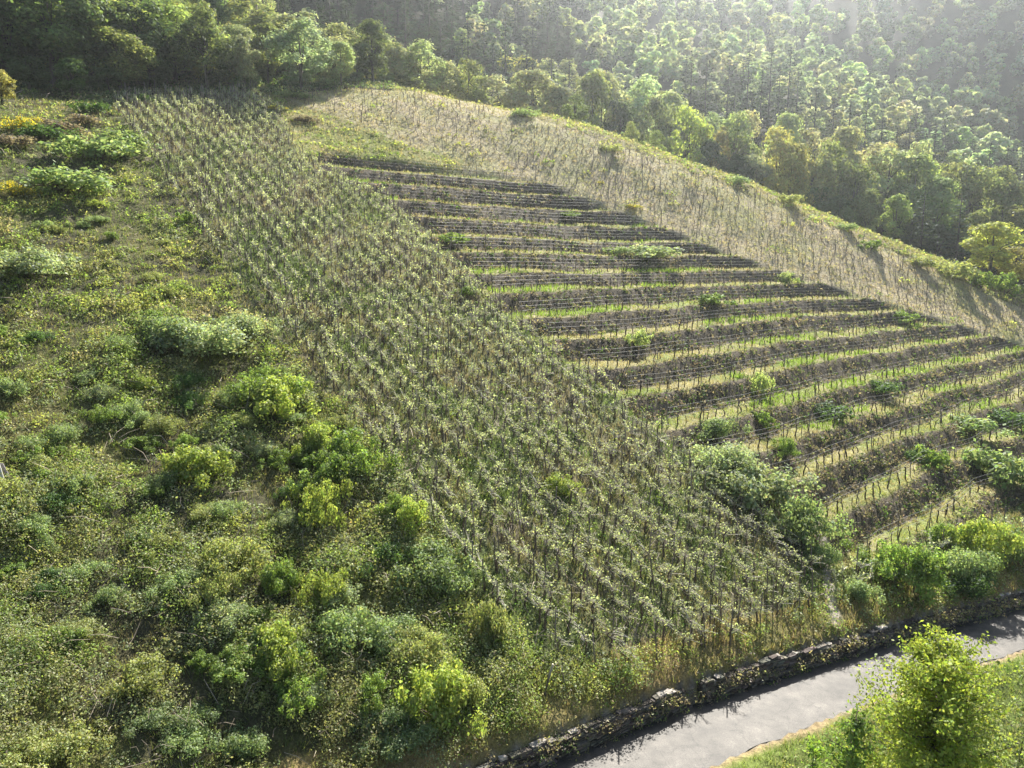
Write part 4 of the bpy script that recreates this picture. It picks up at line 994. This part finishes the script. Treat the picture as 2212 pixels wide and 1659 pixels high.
# ------------------------------------------------------------------ the tree below the road
def roadside_tree(name, X, Y, ztop, width, n, leaf, label, col, seed, shoots=95, trunk_r=.09):
    r = np.random.default_rng(seed); gz = float(ground(X, Y)); H = ztop - gz
    e = empty(name, (X, Y, gz)); tag(e, label, 'tree')
    g, st = Geo(), Geo()
    tp = np.array([[0, 0, -.4], [.05, .03, H * .3], [-.06, .05, H * .6], [.02, -.02, H * .96]]); rr = [trunk_r * 1.2, trunk_r, trunk_r * .65, .012]
    V, Fs = tube(tp, rr, 8); st.add(V, Fs, (.13, .115, .09))
    per = n // shoots; R = width / 2
    for s in range(shoots):
        f = r.uniform(.34, .955); h0 = H * f; az = r.uniform(0, 6.28)
        env = R * min(1, ((1 - f) / .26) ** .6 + .06)
        reach = env * r.uniform(.4, 1.05); rise = reach * r.uniform(.25, .95) * (1 if f < .8 else .6)
        b = np.array([np.interp(h0, tp[:, 2], tp[:, 0]), np.interp(h0, tp[:, 2], tp[:, 1]), h0]); d = np.array([math.cos(az), math.sin(az), 0])
        t = np.linspace(0, 1, 5)[:, None]; P = b + d * reach * t + np.array([0, 0, 1]) * rise * t ** 1.4 + r.normal(size=(5, 3)) * .05 * t
        P[:, 2] = np.minimum(P[:, 2], H * 1.0)
        V, Fs = tube(P, [.028, .02, .015, .01, .005], 4, False); st.add(V, Fs, (.14, .12, .09))
        m = per; q = r.uniform(.12, 1.03, m)
        Q = np.stack([np.interp(q, t[:, 0], P[:, a]) for a in range(3)], -1)
        off = r.normal(size=(m, 3)) * [.11, .11, .09] * (.6 + .8 * q[:, None]); Q = Q + off - [0, 0, .05]
        sz = leaf * r.uniform(.6, 1.35, m)
        N_ = unit(off) * .5 + r.normal(size=(m, 3)) * .6 + [0, 0, .3] + d * .35
        V, Fq = leaves(Q, N_, sz * 1.5, sz * .85, r)
        g.add(V, Fq, rep4(np.clip(np.array(col) * r.uniform(.65, 1.35, (m, 1)) * (1 + r.normal(size=(m, 3)) * [.08, .05, .1]), .01, .7)))
    link_mesh('crown', g.mesh('crown', M_LEAF), e); link_mesh('trunk', st.mesh('trunk', M_BARK, True), e)
def spot(px, py, D):
    d = ray(px, py); return d * D
p = spot(2045, 1385, 20.0); roadside_tree('broadleaf_tree', p[0], p[1], p[2], 4.9, 44000, .072, 'leafy bright yellow-green young tree just below the road', (.185, .22, .045), 41, 230)
p = spot(1850, 1530, 20.5); roadside_tree('broadleaf_tree', p[0], p[1], p[2], 1.9, 5200, .075, 'small dense green tree left of the bright young roadside tree', (.12, .175, .045), 42, 60, .05)
p = spot(1760, 1590, 20.0); roadside_tree('broadleaf_tree', p[0], p[1], p[2], 1.3, 2400, .07, 'low bushy green sapling at the lower verge of the road', (.16, .23, .045), 43, 40, .035)
p = spot(2235, 1430, 22.0); roadside_tree('broadleaf_tree', p[0], p[1], p[2], 1.8, 3200, .07, 'thin grey-green sapling right of the bright young roadside tree', (.17, .2, .09), 44, 50, .04)

# ------------------------------------------------------------------ dry stone wall along the road, in stretches
seg = np.hypot(*np.diff(WALL, axis=0).T); cumw = np.r_[0, np.cumsum(seg)]
aw, Pw, zw, tw2, nw = along_wall(.05)
pxw, pyw, Dw = proj(np.c_[Pw, zw]); inview = (Dw > 5)
def arc_at(px):
    k = inview & (pxw > -2000) & (pxw < 4500); q = np.argmin(np.abs(pxw[k] - px)); return aw[k][q]
cuts = [arc_at(700), arc_at(1195), arc_at(1478), arc_at(1515), arc_at(1925), arc_at(2330)]
names = ['low stretch of slate wall sinking under grass at its left end', 'slate wall stretch ending in pale broken capstones', None, 'longest slate wall stretch beneath the staked vines', 'farther slate wall stretch below the overgrown bank']
def wall_stretch(a0, a1, height, label, seed, inset=0.0):
    r = np.random.default_rng(seed); g = Geo(); capg = []
    xs = lambda a: np.array([np.interp(a, aw, Pw[:, 0]), np.interp(a, aw, Pw[:, 1])])
    am = (a0 + a1) / 2; o = xs(am); zo = float(np.interp(am, aw, zw))
    e = empty('stone_wall', (o[0], o[1], zo)); tag(e, label, 'stone wall', 'dry stone walls along the road')
    # dark heart of the wall
    A = np.arange(a0, a1, .5); pa = np.array([xs(a) for a in A]); za = np.interp(A, aw, zw); na = np.stack([np.interp(A, aw, nw[:, 0]), np.interp(A, aw, nw[:, 1])], -1)
    hh = height + .2 * (fbm(A, A * 0 + .7, 1.6, seed, 3) - .5) * 2
    prof = [(.0, -.1), (-.10, 1.0), (-.55, 1.0), (-.55, -.1)]
    V = np.stack([np.c_[pa + na * (q[0] - inset - .02), za + np.where(q[1] > 0, hh * q[1] - .06, -.15)] for q in prof], 1) - [o[0], o[1], zo]
    n = len(A); i4 = np.arange(n)[:, None] * 4
    Fq = np.concatenate([np.stack([i4[:-1, 0] + k, i4[1:, 0] + k, i4[1:, 0] + (k + 1) % 4, i4[:-1, 0] + (k + 1) % 4], -1) for k in range(4)])
    core = Geo().add(V.reshape(-1, 3), [Fq, np.array([[0, 1, 2, 3]]), np.array([[3, 2, 1, 0]]) + (n - 1) * 4], (.07, .06, .05))
    z0 = 0.0; VV = []
    while z0 < height + .1:
        ch = r.uniform(.05, .12); a = a0 + r.uniform(0, .2)
        while a < a1:
            L = r.uniform(.14, .5); th = ch * r.uniform(.75, 1.0)
            lim = float(np.interp(a, A, hh))
            if z0 + th * .5 < lim and r.random() > .12:
                c = xs(a + L / 2); t = np.array([np.interp(a, aw, tw2[:, 0]), np.interp(a, aw, tw2[:, 1])]); nn = np.array([t[1], -t[0]])
                zb = float(np.interp(a + L / 2, aw, zw)); dep = r.uniform(.18, .3); face = -inset - .1 * z0 / height + r.normal() * .025
                V, Fb = box(0, 0, 0, L * .94, dep, th * .9); V += r.normal(size=V.shape) * [.012, .012, .006]
                V[:, 2] += V[:, 0] * r.normal() * .05
                Wd = c[None] + V[:, 0:1] * t[None] + (V[:, 1:2] + face - dep / 2 + .03) * nn[None]
                cc = np.array((.12, .105, .088)) * r.uniform(.5, 1.4) * (1 + r.normal(size=3) * .05)
                g.add(np.c_[Wd, zb + z0 + th / 2 + V[:, 2]] - [o[0], o[1], zo], Fb, cc)
            a += L
        z0 += ch
    link_mesh('stone_facing', g.mesh('stone_facing', M_STONE), e); link_mesh('wall_core', core.mesh('wall_core', M_STONE), e)
    cg = Geo()
    for a in np.r_[r.uniform(a1 - .8, a1 - .1, 4), r.uniform(a0, a1, max(2, int((a1 - a0) / 3)))]:
        c = xs(a); t = np.array([np.interp(a, aw, tw2[:, 0]), np.interp(a, aw, tw2[:, 1])]); nn = np.array([t[1], -t[0]])
        V, Fb = box(0, 0, 0, r.uniform(.18, .4), r.uniform(.15, .28), r.uniform(.04, .08)); V += r.normal(size=V.shape) * .015
        Wd = c[None] + V[:, 0:1] * t[None] + (V[:, 1:2] - .22 - inset) * nn[None]
        cg.add(np.c_[Wd, float(np.interp(a, aw, zw)) + float(np.interp(a, A, hh)) + .03 + V[:, 2]] - [o[0], o[1], zo], Fb, np.array((.40, .36, .31)) * r.uniform(.6, 1.1))
    link_mesh('capstones', cg.mesh('capstones', M_STONE), e)
wall_stretch(cuts[0] - 8, cuts[1], .78, names[0], 61)
wall_stretch(cuts[1] + .25, cuts[2], .82, names[1], 62)
wall_stretch(cuts[2] + .15, cuts[3], .75, 'short recessed slate wall piece set back between two stretches', 63, .42)
wall_stretch(cuts[3] + .05, cuts[4], .86, names[3], 64)
wall_stretch(cuts[4] + .3, cuts[5] + 8, .8, names[4], 65, .2)

# ------------------------------------------------------------------ odd pieces
def stake(name, px, py, D_extra, H, lean, rad, label, cols, cat='stake', board=False):
    P = at_pixel(px, py); g = Geo(); gz = float(ground(P[0], P[1]))
    path = np.array([[0, 0, -.2], [lean[0] * .5, lean[1] * .5, H * .5], [lean[0], lean[1], H]])
    if board:
        V, Fb = box(0, 0, H / 2 - .1, .13, .035, H + .2); V[:, 0] += (V[:, 2]) * lean[0] / H; V[:, 1] += V[:, 2] * lean[1] / H; g.add(V, Fb, cols[0])
    else:
        V, Fs = tube(path, [rad, rad * .95, rad * .85], 7); C = np.where((V[:, 2] > H * .62)[:, None], np.array(cols[1]), np.array(cols[0])); g.add(V, Fs, C)
    o_ = link_mesh(name, g.mesh(name, M_BARK)); o_.location = (P[0], P[1], gz); tag(o_, label, cat)
stake('leaning_stake', 1172, 1512, 0, 1.35, (.38, .1), .045, 'leaning wooden stake with a pale bleached top above the wall', [(.13, .11, .085), (.5, .45, .36)])
stake('thin_stake', 1222, 1500, 0, .95, (-.16, .05), .025, 'thin grey stake just right of the pale-topped leaning stake', [(.2, .18, .15), (.28, .25, .22)])
stake('weathered_board', 10, 1052, 0, 1.0, (-.22, .05), .04, 'pale weathered board leaning upright at the left slope edge', [(.55, .52, .48)], 'board', True)
stake('weathered_board', 24, 1044, 0, .75, (-.3, 0), .04, 'darker grey board beside the pale leaning board at left', [(.24, .22, .22)], 'board', True)
print('objects', len(bpy.data.objects))
# ------------------------------------------------------------------ light, air, camera
SUN_AZ, SUN_EL = math.radians(18), math.radians(40)
Sv = Vector((math.sin(SUN_AZ) * math.cos(SUN_EL), math.cos(SUN_AZ) * math.cos(SUN_EL), math.sin(SUN_EL)))
sl = bpy.data.lights.new('sun', 'SUN'); sl.energy = 5.0; sl.angle = math.radians(.55); sl.color = (1, .955, .87)
so = bpy.data.objects.new('sun', sl); COL.objects.link(so); so.rotation_euler = (-Sv).to_track_quat('-Z', 'Y').to_euler(); so.location = (60, 200, 180)
w = bpy.data.worlds.new('World'); scene.world = w; w.use_nodes = True
wn = w.node_tree; bg = wn.nodes.get('Background') or wn.nodes.new('ShaderNodeBackground')
sk = wn.nodes.new('ShaderNodeTexSky'); sk.sky_type = 'NISHITA'; sk.sun_disc = False; sk.sun_elevation = SUN_EL; sk.sun_rotation = SUN_AZ
sk.air_density = 1.0; sk.dust_density = 1.5
wn.links.new(sk.outputs[0], bg.inputs[0]); bg.inputs[1].default_value = SKY
if HAZE:
    hz_top = 192.0; hz_bot = float(GZ.min()) - 1
    V, Fq = box((GX[0] + GX[-1]) / 2, (GY[0] + GY[-1]) / 2, (hz_top + hz_bot) / 2, GX[-1] - GX[0] + 6, GY[-1] - GY[0] + 6, hz_top - hz_bot)
    hm, nt, N, L, out = nt_mat('pale_air')
    pv = N.new('ShaderNodeVolumePrincipled'); pv.inputs['Color'].default_value = (.88, .94, 1, 1); pv.inputs['Density'].default_value = HAZE; pv.inputs['Anisotropy'].default_value = .68
    L.new(pv.outputs[0], out.inputs['Volume'])
    hg = Geo(); hg.add(V, Fq); ho = link_mesh('haze', hg.mesh('haze', hm)); tag(ho, kind='stuff')
cam = bpy.data.cameras.new('camera'); co = bpy.data.objects.new('camera', cam); COL.objects.link(co)
cam.sensor_width = 36; cam.lens = 36 * F / 2212; cam.clip_start = .2; cam.clip_end = 2000
co.location = (0, 0, 0); co.rotation_euler = (math.radians(90) - PITCH, 0, 0)
scene.camera = co
vs = scene.view_settings; vs.view_transform = 'Standard'; vs.look = 'None'; vs.gamma = 1; vs.exposure = EXPO
scene.render.engine = 'CYCLES'
cy = scene.cycles
cy.max_bounces = 5; cy.diffuse_bounces = 3; cy.glossy_bounces = 2; cy.transmission_bounces = 3; cy.transparent_max_bounces = 4; cy.volume_bounces = 0
cy.use_denoising = True
cy.use_adaptive_sampling = True; cy.adaptive_threshold = .02
